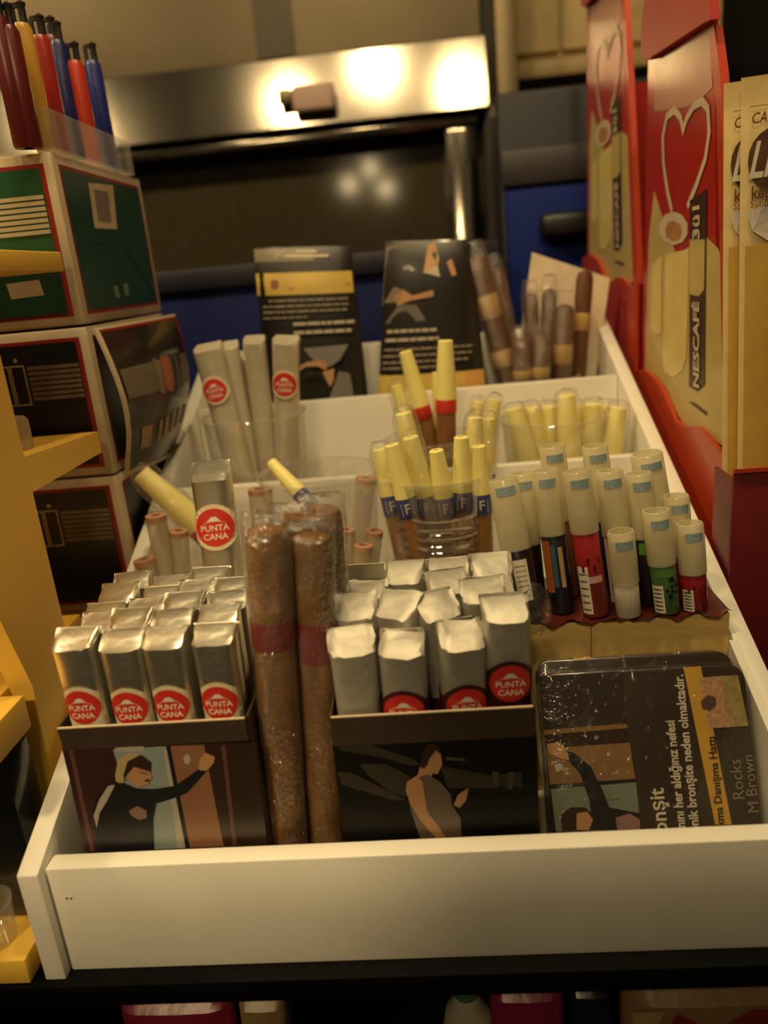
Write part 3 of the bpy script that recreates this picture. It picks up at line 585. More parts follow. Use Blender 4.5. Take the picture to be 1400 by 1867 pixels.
# ------------------------------------------------------------------ foil cigars
rnd = random.Random(7)
def foil_section(w, yf, yb, z, n=20, e=0.55):
    cy, hd = (yf+yb)/2, (yb-yf)/2; r = []
    for i in range(n):
        a = 2*math.pi*(i+0.5)/n; c, s = math.cos(a), math.sin(a)
        r.append((math.copysign(abs(c)**e, c)*w, cy+math.copysign(abs(s)**e, s)*hd, z))
    return r
def foil_mesh(H, w=0.0094, d=0.0082, seed=0, drop=0.012, flare=1.12, curl=0.0, flap=0.0, eb=0.72, cr_=1.0):
    R = random.Random(seed); rings = []
    j = lambda a: (R.random()-0.5)*2*a
    spec = [(0.0, 0.80, -0.8, 0.8), (0.004, 0.97, -1, 1), (H*0.45, 1.0, -1, 1), (H*0.75, 1.0, -1.0, 1.0), (H-drop-0.006, 1.02, -1.03, 1.0), (H-drop, 1.04, -1.06, 0.98)]
    for z, sw, a, b in spec: rings.append(foil_section(w*sw, a*d, b*d, z, e=eb if z < H*0.7 else eb-0.12))
    rings.append(foil_section(w*(1.03+j(0.02)), -0.62*d, 0.95*d, H-drop*0.72, e=0.45))
    rings.append(foil_section(w*(1.05+j(0.03)), -0.12*d, 0.9*d, H-drop*0.40, e=0.4))
    rings.append(foil_section(w*flare, 0.45*d, 0.82*d, H-drop*0.08, e=0.35))
    rings.append(foil_section(w*flare, 0.62*d+curl, 0.70*d+curl, H, e=0.3))
    for k in range(5, len(rings)):
        rings[k] = [(x+j(0.00035)*cr_, y+j(0.0003)*cr_, z+j(0.0004)*cr_+(x*0.06*(R.random()-0.5) if k > 7 else 0)) for x, y, z in rings[k]]
    mb = MB().loft(rings)
    if flap:     # end strip folded over to the front
        zt = H+0.0004; f0 = 0.6*d; ww = w*0.72; L = flap
        pts = [(-ww, f0, zt), (ww, f0, zt), (ww*1.02, f0-0.006, zt-0.003), (-ww*0.9, f0-0.006, zt-0.002), (ww*0.7, f0-0.0145, zt-L), (-ww*0.85, f0-0.0140, zt-L*0.75)]
        mb.add(pts+[(x, y+0.0006, z-0.0006) for x, y, z in pts], [(0, 1, 2, 3), (3, 2, 4, 5), (6, 9, 8, 7), (9, 11, 10, 8), (0, 3, 9, 6), (3, 5, 11, 9), (1, 7, 8, 2), (2, 8, 10, 4), (5, 4, 10, 11)])
    return mb.mesh('foil_wrapper', 35)
def yfront(x, w=0.0094, d=0.0082):
    u = min(0.98, abs(x)/w); return -d*1.02*(1-u**(2/0.66))**(0.66/2)-0.00030
def seal_parts(parent, zc, r=0.0082, w=0.0094, d=0.0082, ring=CREAM, band=True, xo=0.0, cache={}):
    key = (round(zc, 4), round(r, 4), ring.name, band, xo, w)
    if key not in cache:
        def P(x, z, lift): return (x, yfront(x, w, d)-lift, z)
        def disc(rr, lift, rz=1.0):
            mb = MB(); n = 24; rows = 5; vs = [P(xo, zc, lift)]; fs = []
            for k in range(1, rows+1):
                for i in range(n):
                    a = 2*math.pi*i/n; x = max(-w*0.97, min(w*0.97, xo+rr*k/rows*math.cos(a))); vs.append(P(x, zc+rr*rz*k/rows*math.sin(a), lift))
            for i in range(n): fs.append((0, 1+i, 1+(i+1) % n))
            for k in range(rows-1):
                for i in range(n): fs.append((1+k*n+i, 1+(k+1)*n+i, 1+(k+1)*n+(i+1) % n, 1+k*n+(i+1) % n))
            return mb.add(vs, fs)
        b = disc(r*1.22, 0.0002)
        if band:
            nb = 16; vs = []
            for zz in (zc-r*1.25, zc+r*0.80):
                vs += [P(-w*0.97+2*w*0.97*i/nb, zz, 0.00012) for i in range(nb+1)]
            b.add(vs, [(i, i+1, nb+2+i, nb+1+i) for i in range(nb)])
        red = disc(r, 0.0004)
        em = MB(); vs = [(-0.0052, 0.0016), (0.0052, 0.0016), (0.0030, 0.0026), (0.0010, 0.0046), (-0.0010, 0.0046), (-0.0030, 0.0026)]
        em.add([P(xo+x*r/0.0082, zc+z*r/0.0082, 0.0006) for x, z in vs], [list(range(6))])
        le = MB()
        put_text(le, 'PUNTA', 0.0037*r/0.0082, lambda x, y: P(xo+x, zc-0.0003*r/0.0082+y, 0.0006), bold=0.00006)
        put_text(le, 'CANA', 0.0037*r/0.0082, lambda x, y: P(xo+x, zc-0.0040*r/0.0082+y, 0.0006), bold=0.00006)
        cache[key] = (b.mesh('label_paper', 0), red.mesh('red_disc', 60), em.mesh('hut_emblem', 0), le.mesh('lettering', 0))
    b, red, em, le = cache[key]
    p = link('paper_label', b, ring, parent)
    link('red_disc', red, RED, p); link('hut_emblem', em, PRW, p); link('lettering', le, PRW, p)
    return p
def foil_carton(label, X0, X1, Y0, Y1, zf, zl, zb, pic_mat):
    t = thing('cigar_carton', label, 'carton', ((X0+X1)/2, Y0, FZ[0]))
    O = Vector(((X0+X1)/2, Y0, FZ[0]))
    def w(mb): mb.v[:] = [tuple(Vector(v)-O) for v in mb.v]; return mb
    T = 0.0009; z0 = FZ[0]+0.0003
    obj('front_panel', w(MB().box(X0, X1, Y0, Y0+T, z0, zf)), pic_mat, t)
    obj('base', w(MB().box(X0+T, X1-T, Y0+T, Y1-T, z0, z0+T)), CARDIN, t)
    obj('back_panel', w(MB().box(X0, X1, Y1-T, Y1, z0, zb)), CARDIN, t)
    for x in (X0, X1-T):
        obj('side_panel', w(MB().prism([(Y0+T, z0), (Y1-T, z0), (Y1-T, zb), (Y0+0.012, zl), (Y0+T, zl)], 'x', x, x+T)), BROWNC, t)
    lip = obj('front_lip', w(MB().prism([(Y0-0.0004, zf-0.0005), (Y0+T, zf), (Y0-0.0016+T, zl), (Y0-0.0016, zl)], 'x', X0+0.001, X1-0.001)), BROWNC, t)
    obj('raw_edge', w(MB().box(X0+0.001, X1-0.001, Y0-0.0017, Y0-0.0014+T, zl, zl+0.0005)), CEDGE, lip)
    return t, w

# left carton with twenty foil cigars
t, w = foil_carton('open black carton of silver foil cigars with a coughing person on its front', 0.0245, 0.1105, 0.0185, 0.1080, 0.1125, 0.1235, 0.128, PRBLACK)
SK = mat('print_skin', (0.46, 0.25, 0.12), 0.4); SKD = mat('print_skin_dark', (0.26, 0.15, 0.12), 0.4); HAIR = mat('print_blond', (0.46, 0.35, 0.17), 0.4); DK = mat('print_dark_brown', (0.035, 0.018, 0.012), 0.35)
PBLUE = mat('print_pale_blue', (0.26, 0.32, 0.31), 0.4); DOOR = mat('print_door', (0.27, 0.125, 0.065), 0.4); MRN = mat('print_maroon', (0.045, 0.016, 0.015), 0.35); STRP = mat('print_stripe', (0.13, 0.055, 0.045), 0.4); CLOTH = mat('print_black_cloth', (0.010, 0.010, 0.011), 0.4)
PALE = mat('print_pale', (0.42, 0.38, 0.30), 0.4)
Pp = lambda pts: [tuple(Vector(q)-Vector(((0.0245+0.1105)/2, 0.0185, FZ[0]))) for q in pts]
printed('printed_picture', t, [
    (MRN, Pp([(0.0250, 0.0185, 0.1135), (0.1123, 0.0185, 0.1107), (0.1101, 0.0185, 0.0556), (0.0234, 0.0185, 0.0563)])), (STRP, Pp([(0.0276, 0.0185, 0.1127), (0.0296, 0.0185, 0.1126), (0.0280, 0.0185, 0.0567), (0.0259, 0.0185, 0.0565)])),
    (PBLUE, Pp([(0.0477, 0.0185, 0.1109), (0.0726, 0.0185, 0.1112), (0.0726, 0.0185, 0.0563), (0.0514, 0.0185, 0.0561)])), (PALE, Pp([(0.0489, 0.0185, 0.1120), (0.0619, 0.0185, 0.1118), (0.0617, 0.0185, 0.1093), (0.0487, 0.0185, 0.1095)])),
    (PALE, Pp([(0.0755, 0.0185, 0.1098), (0.0712, 0.0185, 0.0566), (0.0677, 0.0185, 0.0561), (0.0708, 0.0185, 0.1101)])),
    (CLOTH, Pp([(0.0721, 0.0185, 0.1115), (0.0741, 0.0185, 0.1113), (0.0737, 0.0185, 0.0565), (0.0716, 0.0185, 0.0563)])), (DOOR, Pp([(0.0741, 0.0185, 0.1113), (0.0892, 0.0185, 0.1110), (0.0896, 0.0185, 0.0566), (0.0737, 0.0185, 0.0565)])),
    (DK, Pp([(0.0892, 0.0185, 0.1110), (0.1123, 0.0185, 0.1107), (0.1101, 0.0185, 0.0556), (0.0896, 0.0185, 0.0566)])), (STRP, Pp([(0.0970, 0.0185, 0.1105), (0.0987, 0.0185, 0.1104), (0.0958, 0.0185, 0.0569), (0.0940, 0.0185, 0.0567)])),
    (PALE, Pp([(0.0798, 0.0185, 0.1065), (0.0817, 0.0185, 0.1067), (0.0823, 0.0185, 0.1039), (0.0808, 0.0185, 0.1015), (0.0792, 0.0185, 0.1020), (0.0788, 0.0185, 0.1041)])),
    (HAIR, Pp([(0.0463, 0.0185, 0.0979), (0.0493, 0.0185, 0.1058), (0.0550, 0.0185, 0.1090), (0.0607, 0.0185, 0.1080), (0.0637, 0.0185, 0.1037), (0.0608, 0.0185, 0.0971), (0.0550, 0.0185, 0.1005), (0.0500, 0.0185, 0.0946), (0.0485, 0.0185, 0.0928), (0.0460, 0.0185, 0.0948)])),
    (SK, Pp([(0.0516, 0.0185, 0.0986), (0.0557, 0.0185, 0.1017), (0.0626, 0.0185, 0.0995), (0.0630, 0.0185, 0.0957), (0.0604, 0.0185, 0.0921), (0.0558, 0.0185, 0.0909), (0.0528, 0.0185, 0.0938)])),
    (DK, Pp([(0.0534, 0.0185, 0.1047), (0.0602, 0.0185, 0.1080), (0.0640, 0.0185, 0.1037), (0.0628, 0.0185, 0.0988), (0.0593, 0.0185, 0.1003), (0.0557, 0.0185, 0.1017), (0.0512, 0.0185, 0.0970), (0.0500, 0.0185, 0.0946), (0.0501, 0.0185, 0.0977)])),
    (CLOTH, Pp([(0.0317, 0.0185, 0.0771), (0.0355, 0.0185, 0.0866), (0.0417, 0.0185, 0.0932), (0.0493, 0.0185, 0.0938), (0.0547, 0.0185, 0.0905), (0.0627, 0.0185, 0.0897), (0.0727, 0.0185, 0.0908), (0.0849, 0.0185, 0.0988), (0.0885, 0.0185, 0.0980), (0.0774, 0.0185, 0.0867), (0.0716, 0.0185, 0.0845), (0.0622, 0.0185, 0.0819), (0.0591, 0.0185, 0.0730), (0.0564, 0.0185, 0.0557), (0.0301, 0.0185, 0.0567)])),
    (PALE, Pp([(0.0319, 0.0185, 0.0768), (0.0366, 0.0185, 0.0856), (0.0420, 0.0185, 0.0925), (0.0454, 0.0185, 0.0930), (0.0394, 0.0185, 0.0838), (0.0351, 0.0185, 0.0782), (0.0320, 0.0185, 0.0699)])),
    (SKD, Pp([(0.0491, 0.0185, 0.0787), (0.0534, 0.0185, 0.0811), (0.0573, 0.0185, 0.0783), (0.0566, 0.0185, 0.0744), (0.0530, 0.0185, 0.0733), (0.0497, 0.0185, 0.0761)])),
    (DK, Pp([(0.0595, 0.0185, 0.0949), (0.0616, 0.0185, 0.0953), (0.0616, 0.0185, 0.0941), (0.0597, 0.0185, 0.0937)])), (SKD, Pp([(0.0570, 0.0185, 0.0998), (0.0612, 0.0185, 0.0989), (0.0619, 0.0185, 0.0973), (0.0588, 0.0185, 0.0978)])),
    (SK, Pp([(0.0849, 0.0185, 0.0988), (0.0863, 0.0185, 0.1042), (0.0895, 0.0185, 0.1075), (0.0934, 0.0185, 0.1050), (0.0924, 0.0185, 0.1020), (0.0898, 0.0185, 0.0991), (0.0880, 0.0185, 0.0980)])),
])
ROWN = ['front', 'second', 'middle', 'fourth', 'back']; COLN = ['leftmost', 'second from left', 'third from left', 'rightmost']
CX = [0.0388, 0.0582, 0.0776, 0.0970]
RY = [0.0292, 0.0462, 0.0630, 0.0800, 0.0968]
VAR = [foil_mesh(0.150, seed=k, drop=0.0050) for k in range(5)]
for r in range(5):
    for c in range(4):
        if r == 4 and c == 3: continue
        jx = rnd.uniform(-0.0006, 0.0006)
        tl = rnd.uniform(-0.02, 0.02); hz = rnd.uniform(-0.002, 0.002)-0.0005*r
        s = thing('foil_cigar', f'silver foil cigar, {COLN[c]} in the {ROWN[r]} row of the left carton', 'cigar', (CX[c]+jx-0.0004*r, RY[r], FZ[0]+0.0015), 'foil cigars in the left carton')
        s.rotation_euler = (0, tl, rnd.uniform(-0.05, 0.05)); s.scale = (0.97, 0.97, 1+hz/0.15)
        link('foil_wrapper', VAR[(r*3+c*2) % 5], FOIL, s)
        if r == 0: seal_parts(s, 0.1175, r=0.0084)

# right carton with loosely packed foil cigars
t, w = foil_carton('open black carton of loose silver foil cigars with a pregnant woman on its front', 0.1460, 0.2345, 0.0185, 0.1050, 0.1070, 0.1215, 0.1575, PRBLACK)
GR1 = mat('print_sheen', (0.045, 0.036, 0.025), 0.35); GR2 = mat('print_vest', (0.135, 0.095, 0.070), 0.4); GR3 = mat('print_sheen_light', (0.085, 0.070, 0.050), 0.35)
Pp = lambda pts: [tuple(Vector(q)-Vector(((0.1460+0.2345)/2, 0.0185, FZ[0]))) for q in pts]
printed('printed_picture', t, [
    (GR1, Pp([(0.1486, 0.0185, 0.1060), (0.1622, 0.0185, 0.1065), (0.1809, 0.0185, 0.0979), (0.1837, 0.0185, 0.0951), (0.1806, 0.0185, 0.0944), (0.1675, 0.0185, 0.0996), (0.1492, 0.0185, 0.1042)])), (GR1, Pp([(0.1567, 0.0185, 0.0969), (0.1687, 0.0185, 0.0962), (0.1787, 0.0185, 0.0892), (0.1763, 0.0185, 0.0786), (0.1690, 0.0185, 0.0817), (0.1606, 0.0185, 0.0903)])),
    (GR1, Pp([(0.1465, 0.0185, 0.0938), (0.1532, 0.0185, 0.0925), (0.1762, 0.0185, 0.0768), (0.1701, 0.0185, 0.0771), (0.1480, 0.0185, 0.0865)])), (GR1, Pp([(0.1926, 0.0185, 0.0937), (0.2139, 0.0185, 0.0881), (0.2273, 0.0185, 0.0886), (0.2277, 0.0185, 0.0802), (0.2241, 0.0185, 0.0817), (0.2217, 0.0185, 0.0796), (0.2189, 0.0185, 0.0825), (0.2158, 0.0185, 0.0809), (0.1948, 0.0185, 0.0821)])),
    (GR3, Pp([(0.1948, 0.0185, 0.0987), (0.2032, 0.0185, 0.0971), (0.2033, 0.0185, 0.0957), (0.1950, 0.0185, 0.0969)])), (GR3, Pp([(0.2147, 0.0185, 0.0898), (0.2177, 0.0185, 0.0896), (0.2170, 0.0185, 0.0826), (0.2151, 0.0185, 0.0827)])), (GR3, Pp([(0.2214, 0.0185, 0.0890), (0.2244, 0.0185, 0.0891), (0.2233, 0.0185, 0.0805), (0.2214, 0.0185, 0.0806)])),
    (SK, Pp([(0.1835, 0.0185, 0.0943), (0.1874, 0.0185, 0.0940), (0.1887, 0.0185, 0.0897), (0.1860, 0.0185, 0.0861), (0.1813, 0.0185, 0.0882)])),
    (GR2, Pp([(0.1823, 0.0185, 0.0889), (0.1863, 0.0185, 0.0901), (0.1917, 0.0185, 0.0858), (0.1960, 0.0185, 0.0789), (0.1959, 0.0185, 0.0739), (0.1995, 0.0185, 0.0664), (0.1993, 0.0185, 0.0563), (0.1807, 0.0185, 0.0560), (0.1776, 0.0185, 0.0712), (0.1766, 0.0185, 0.0822)])),
    (SK, Pp([(0.1870, 0.0185, 0.0989), (0.1904, 0.0185, 0.1028), (0.1930, 0.0185, 0.1000), (0.1932, 0.0185, 0.0946), (0.1908, 0.0185, 0.0901), (0.1882, 0.0185, 0.0906), (0.1859, 0.0185, 0.0932)])),
    (DK, Pp([(0.1836, 0.0185, 0.0938), (0.1844, 0.0185, 0.1003), (0.1874, 0.0185, 0.1052), (0.1912, 0.0185, 0.1056), (0.1932, 0.0185, 0.1011), (0.1909, 0.0185, 0.1021), (0.1880, 0.0185, 0.0984), (0.1867, 0.0185, 0.0950), (0.1851, 0.0185, 0.0933)])),
    (SK, Pp([(0.1771, 0.0185, 0.0867), (0.1814, 0.0185, 0.0898), (0.1839, 0.0185, 0.0863), (0.1849, 0.0185, 0.0708), (0.1903, 0.0185, 0.0604), (0.1920, 0.0185, 0.0564), (0.1877, 0.0185, 0.0562), (0.1815, 0.0185, 0.0660), (0.1779, 0.0185, 0.0744), (0.1762, 0.0185, 0.0822)])),
    (SK, Pp([(0.1969, 0.0185, 0.0734), (0.1990, 0.0185, 0.0787), (0.2015, 0.0185, 0.0806), (0.2040, 0.0185, 0.0821), (0.2026, 0.0185, 0.0758), (0.1995, 0.0185, 0.0720)])),
])
BOX2 = [  # x, y, top height, turn, tilt, seal height or None, flap, words
    (0.1580, 0.0300, 0.1555, 0.15, 0.00, None, 0.016, 'with a hanging end strip, front left corner of right carton'),
    (0.1785, 0.0295, 0.1530, -0.06, 0.02, 0.1075, 0.0, 'second in the front row of right carton, disc half hidden'),
    (0.2035, 0.0300, 0.1555, 0.12, 0.03, 0.1080, 0.0, 'third in the front row, beside the highest red disc'),
    (0.2235, 0.0330, 0.1650, 0.06, 0.02, 0.1165, 0.0, 'with the highest red disc, front right corner of right carton'),
    (0.1590, 0.0490, 0.1630, -0.05, 0.00, None, 0.0, 'just behind the one with a hanging strip'),
    (0.1775, 0.0500, 0.1630, -0.42, 0.02, None, 0.0, 'with a twisted top, second row of right carton'),
    (0.1970, 0.0500, 0.1615, 0.45, -0.02, None, 0.0, 'with oppositely twisted top, middle of the right carton'),
    (0.2150, 0.0540, 0.1640, 0.10, 0.03, None, 0.0, 'right end of the second row of right carton'),
    (0.1640, 0.0700, 0.1600, -0.1, -0.02, None, 0.0, 'left end of the third row of the right carton'),
    (0.2010, 0.0715, 0.1620, 0.15, 0.0, None, 0.0, 'middle of the third row of the right carton'),
    (0.1820, 0.0880, 0.1620, -0.18, -0.03, None, 0.0, 'second from the left in the back row of the right carton'),
    (0.2030, 0.0900, 0.1610, -0.05, 0.0, None, 0.0, 'third from the left in the back row of the right carton'),
    (0.2225, 0.0880, 0.1630, 0.05, 0.02, None, 0.0, 'back right corner of the right carton'),
    (0.2215, 0.0705, 0.1580, 0.2, 0.02, None, 0.0, 'right end of the third row of the right carton'),
]
for k, (x, y, zt, rz, tl, sz, fl, words) in enumerate(BOX2):
    H = zt-FZ[0]-0.0016
    s = thing('foil_cigar', f'matte silver foil cigar {words}', 'cigar', (x-math.tan(tl)*H*0.5, y, FZ[0]+0.0016), 'foil cigars in the right carton')
    s.rotation_euler = (0, tl, rz)
    link('foil_wrapper', foil_mesh(H, w=0.0098, d=0.0090, seed=40+k, drop=0.0060+0.002*rnd.random(), flare=1.0+0.08*rnd.random(), curl=rnd.uniform(-0.001, 0.001), flap=fl, cr_=1.8), FOILW, s)
    # dark label round the lower half
    if k < 8:
        zl = (sz+0.0035) if sz else 0.101+0.004*rnd.random()
        n = 24; ring = lambda z: [(p[0]*1.06, p[1]*1.06, z) for p in foil_section(0.0098*1.0, -0.0090, 0.0090, z, n=24, e=0.72)]
        obj('lower_label', MB().loft([ring(0.01), ring(zl-0.001), ring(zl)], cap0=False, cap1=False), MAROON, s)
        if sz: seal_parts(s, sz, r=0.0088, w=0.0106, d=0.0098, ring=MAROON, band=False)

# tall single foil cigar in the second compartment
b0 = (0.0631, 0.1720, 0.1215); tp = (0.0618, 0.1850, 0.2004); b0 = tuple(Vector(tp)+(Vector(b0)-Vector(tp)).normalized()*0.1235)
b0 = (b0[0], b0[1], FZ[1]+0.0020)
Hs = (Vector(tp)-Vector(b0)).length
s = thing('foil_cigar', 'tall single silver foil cigar with a big red disc behind the left carton', 'cigar', mw=frame_z(b0, tp, 0.1))
link('foil_wrapper', foil_mesh(Hs, w=0.0120, d=0.0100, seed=90, drop=0.011, flare=1.0), FOIL, s)
seal_parts(s, Hs-0.0395, r=0.0118, w=0.0130, d=0.0102, band=False)
tm = MB(); put_text(tm, 'Punta Cana', 0.0085, lambda x, y: (0.0035+y, -0.0106, Hs-0.090-x)); obj('lettering', tm, DK, s, 0)

# ------------------------------------------------------------------ big cigars in cellophane
def big_cigar(label, base, top, r, band):
    L = (Vector(top)-Vector(base)).length
    s = thing('big_cigar', label, 'cigar', mw=frame_z(base, top), group='big cigars in cellophane')
    R = random.Random(label); prof = [(r*0.90, 0.0), (r*0.97, 0.003), (r, 0.02)]+[(r*(1+R.uniform(-0.02, 0.02)), L*k/8) for k in range(2, 7)]+[(r, L-0.012), (r*0.97, L-0.005), (r*0.86, L-0.002), (r*0.5, L-0.0005), (0.0, L)]
    obj('cigar_roll', MB().lathe(prof, 24, cap1=False), LEAF, s)
    if band: obj('paper_band', MB().lathe([(r*1.03, band[0]), (r*1.045, band[0]+0.001), (r*1.045, band[1]-0.001), (r*1.03, band[1])], 24, cap0=False, cap1=False), REDBAND, s)
    # sleeve, crumpled flat at the top
    n = 26; rings = []; zs = [0.002, 0.03, L*0.3, L*0.45, L*0.6]+[L-0.045+0.0038*k for k in range(12)]+[L, L+0.003, L+0.0055]
    for z in zs:
        f = max(0.0, (z-(L-0.045))/0.045); a = 1.10+0.05*min(f, 1); b = 1.08 if z < L else (0.75 if z < L+0.004 else 0.3)
        am = 0.00025+0.0006*min(f, 1)
        rings.append([(a*r*math.cos(2*math.pi*i/n)+R.uniform(-1, 1)*am, b*r*math.sin(2*math.pi*i/n)+R.uniform(-1, 1)*am, z+R.uniform(-1, 1)*(0.0014 if f > 0.3 else 0)) for i in range(n)])
    obj('cellophane_sleeve', MB().loft(rings, cap0=False, cap1=True), CELLOB, s, 14)
    return s
def down(tp, lo, z):
    a, b = Vector(tp), Vector(lo); k = (z-a.z)/(b.z-a.z); return tuple(a+(b-a)*k)
c1t = (0.1268, 0.0340, 0.2052); c1b = down(c1t, (0.1153, 0.0340, 0.0427), FZ[0]+0.001)
big_cigar('thick cigar in cellophane with a red band, nearest the left carton', c1b, c1t, 0.0092, (((0.1191, 0.0340, 0.1497)[2]-c1b[2])*1.005, ((0.1209, 0.0340, 0.1630)[2]-c1b[2])*1.005))
c2t = (0.1440, 0.0420, 0.1977); c2b = down(c2t, (0.1333, 0.0420, 0.0358), FZ[0]+0.001)
big_cigar('thick cigar in cellophane with a bright red band, nearest the right carton', c2b, c2t, 0.0092, (((0.1369, 0.0420, 0.1388)[2]-c2b[2])*1.0, ((0.1392, 0.0420, 0.1584)[2]-c2b[2])*1.0))
c3t = (0.1474, 0.0625, 0.2035); c3b = (c3t[0]-0.009, 0.0625, FZ[0]+0.001)
big_cigar('thick cigar standing behind the one with a bright red band', c3b, c3t, 0.0088, None)
c4t = (0.1348, 0.0565, 0.2022); c4b = (c4t[0]-0.011, 0.0565, FZ[0]+0.001)
big_cigar('thick cigar standing behind the one nearest the left carton', c4b, c4t, 0.0086, None)

# ------------------------------------------------------------------ tins
TINW, TINH, TIND, TILT = 0.0975, 0.0985, 0.0085, math.radians(23.5)
TINM = mat('tin_black', (0.030, 0.021, 0.013), 0.35, coat=0.3)
def tin(label, x0, y0, z0):
    t = thing('cigarillo_tin', label, 'tin', (x0, y0, z0), 'black tins before the kraft box'); t.rotation_euler = (-TILT, 0, 0)
    bm = bmesh.new(); r = 0.008; pts = []
    for cx, cz, a0 in ((TINW-r, r, -90), (TINW-r, TINH-r, 0), (r, TINH-r, 90), (r, r, 180)):
        for k in range(7): a = math.radians(a0+15*k); pts.append((cx+r*math.cos(a), cz+r*math.sin(a)))
    rings = [[(x, y, z) for x, z in pts] for y in (0.0, TIND)]
    ins = lambda s: [((x-TINW/2)*s+TINW/2, (z-TINH/2)*s+TINH/2) for x, z in pts]
    rings = [[(x, 0.0, z) for x, z in ins(0.985)], [(x, 0.0006, z) for x, z in pts], [(x, TIND-0.0006, z) for x, z in pts], [(x, TIND, z) for x, z in ins(0.985)]]
    obj('tin_body', MB().loft(rings), TINM, t)
    ins2 = lambda s, y: [(x, y, z) for x, z in ins(s)]
    obj('cellophane_wrap', MB().loft([ins2(1.0, -0.0011), ins2(1.018, -0.0004), ins2(1.018, TIND+0.0004), ins2(1.0, TIND+0.001)]), TINFILM, t)
    return t
t = tin('black cigarillo tin leaning at the front with warning text, a yellow strip and a stamp', 0.2432, 0.0290, FZ[0]+0.0045)
TY = mat('tin_yellow', (0.52, 0.30, 0.045), 0.4); TG = mat('tin_stamp', (0.46, 0.37, 0.14), 0.3, metal=0.4, var=0.25, scale=300); TP = mat('tin_stamp_pink', (0.42, 0.24, 0.13), 0.4, var=0.3, scale=500)
TT = mat('tin_text', (0.55, 0.50, 0.40), 0.5); TT2 = mat('tin_text_dim', (0.22, 0.18, 0.13), 0.5); HEX = mat('stamp_violet', (0.10, 0.045, 0.040), 0.4)
T3 = lambda pts: [(u, 0.0, v) for u, v in pts]
TBR = mat('tin_brick', (0.030, 0.021, 0.015), 0.4); TDOOR = mat('tin_door', (0.22, 0.125, 0.048), 0.4); TBLU = mat('tin_blue', (0.17, 0.19, 0.15), 0.4)
printed('printed_picture', t, [
    (TBR, T3([(-0.0009, 0.0979), (0.0405, 0.0985), (0.0395, 0.0733), (-0.0002, 0.0719)])), (TDOOR, T3([(-0.0002, 0.0722), (0.0395, 0.0733), (0.0400, 0.0711), (-0.0001, 0.0700)])), (DK, T3([(-0.0001, 0.0700), (0.0400, 0.0711), (0.0401, 0.0641), (0.0000, 0.0632)])),
    (TDOOR, T3([(0.0001, 0.0635), (0.0401, 0.0642), (0.0411, 0.0471), (0.0005, 0.0456)])), (CLOTH, T3([(0.0005, 0.0464), (0.0411, 0.0473), (0.0413, 0.0454), (0.0007, 0.0444)])), (TBLU, T3([(0.0007, 0.0444), (0.0413, 0.0456), (0.0414, 0.0237), (0.0015, 0.0244)])),
    (CLOTH, T3([(0.0093, 0.0623), (0.0135, 0.0606), (0.0207, 0.0540), (0.0246, 0.0443), (0.0276, 0.0346), (0.0421, 0.0312), (0.0414, 0.0235), (0.0194, 0.0244), (0.0183, 0.0389), (0.0155, 0.0504), (0.0094, 0.0584)])),
    (SK, T3([(0.0003, 0.0656), (0.0072, 0.0662), (0.0099, 0.0617), (0.0108, 0.0574), (0.0079, 0.0580), (0.0018, 0.0607)])), (PALE, T3([(0.0033, 0.0553), (0.0074, 0.0556), (0.0075, 0.0532), (0.0040, 0.0521)])),
    (DK, T3([(0.0041, 0.0319), (0.0093, 0.0355), (0.0161, 0.0352), (0.0200, 0.0312), (0.0194, 0.0244), (0.0045, 0.0247)])), (SK, T3([(0.0119, 0.0325), (0.0168, 0.0332), (0.0194, 0.0293), (0.0170, 0.0245), (0.0113, 0.0250)])), (SKD, T3([(0.0300, 0.0298), (0.0369, 0.0314), (0.0414, 0.0284), (0.0409, 0.0239), (0.0304, 0.0241)])),
    (TBLU, T3([(0.0262, 0.0399), (0.0330, 0.0406), (0.0330, 0.0387), (0.0269, 0.0380)])),
], push=(0, -0.00010, 0))
printed('yellow_strip', t, [(TY, T3([(0.0691, 0.0982), (0.0773, 0.0985), (0.0838, 0.0242), (0.0761, 0.0245)]))], push=(0, -0.00012, 0))
o = printed('tax_stamp', t, [(TP, T3([(0.0758, 0.0930), (0.0874, 0.0933), (0.0895, 0.0691), (0.0780, 0.0691)])), (TG, T3([(0.0859, 0.0932), (0.0941, 0.0933), (0.0963, 0.0693), (0.0881, 0.0692)])), (HEX, T3([(0.0754, 0.0819), (0.0788, 0.0848), (0.0825, 0.0835), (0.0826, 0.0798), (0.0791, 0.0773), (0.0758, 0.0788)]))], push=(0, -0.0003, 0), label='gold and pink tax stamp with a violet hexagon')
def tword(name, s, size, u, vtop, m, bold=0.0002, par=None, xs=1.0):
    """text reading upwards, its last letter ending at height vtop"""
    vs, fs = text2d(s, size, bold); mx = max(p[0] for p in vs)*xs; mn = min(p[0] for p in vs)*xs; vc = vtop-mx
    mb = MB(); keep = []
    mb.add([(u-y, -0.0004, vc+x*xs) for x, y, z in vs], fs)
    return obj(name, mb, m, t, 0)
U1, U2, U3, U4, U5, U6 = [(0.0507, 0.0336)][0], [(0.0602, 0.0445)][0], [(0.0665, 0.0499)][0], [(0.0787, 0.0446)][0], [(0.0885, 0.0479)][0], [(0.0946, 0.0476)][0]
tword('lettering', 'Bronşit', 0.0098, U1[0], [(0.0533, 0.0425)][0][1], TT, 0.0002)
tword('lettering', 'dumanını her aldığınız nefesi', 0.0062, U2[0], [(0.0589, 0.0737)][0][1], TT, 0.00018, xs=0.87)
tword('lettering', 'kronik bronşite neden olmaktadır.', 0.0062, U3[0], [(0.0644, 0.0951)][0][1], TT, 0.00018, xs=0.91)
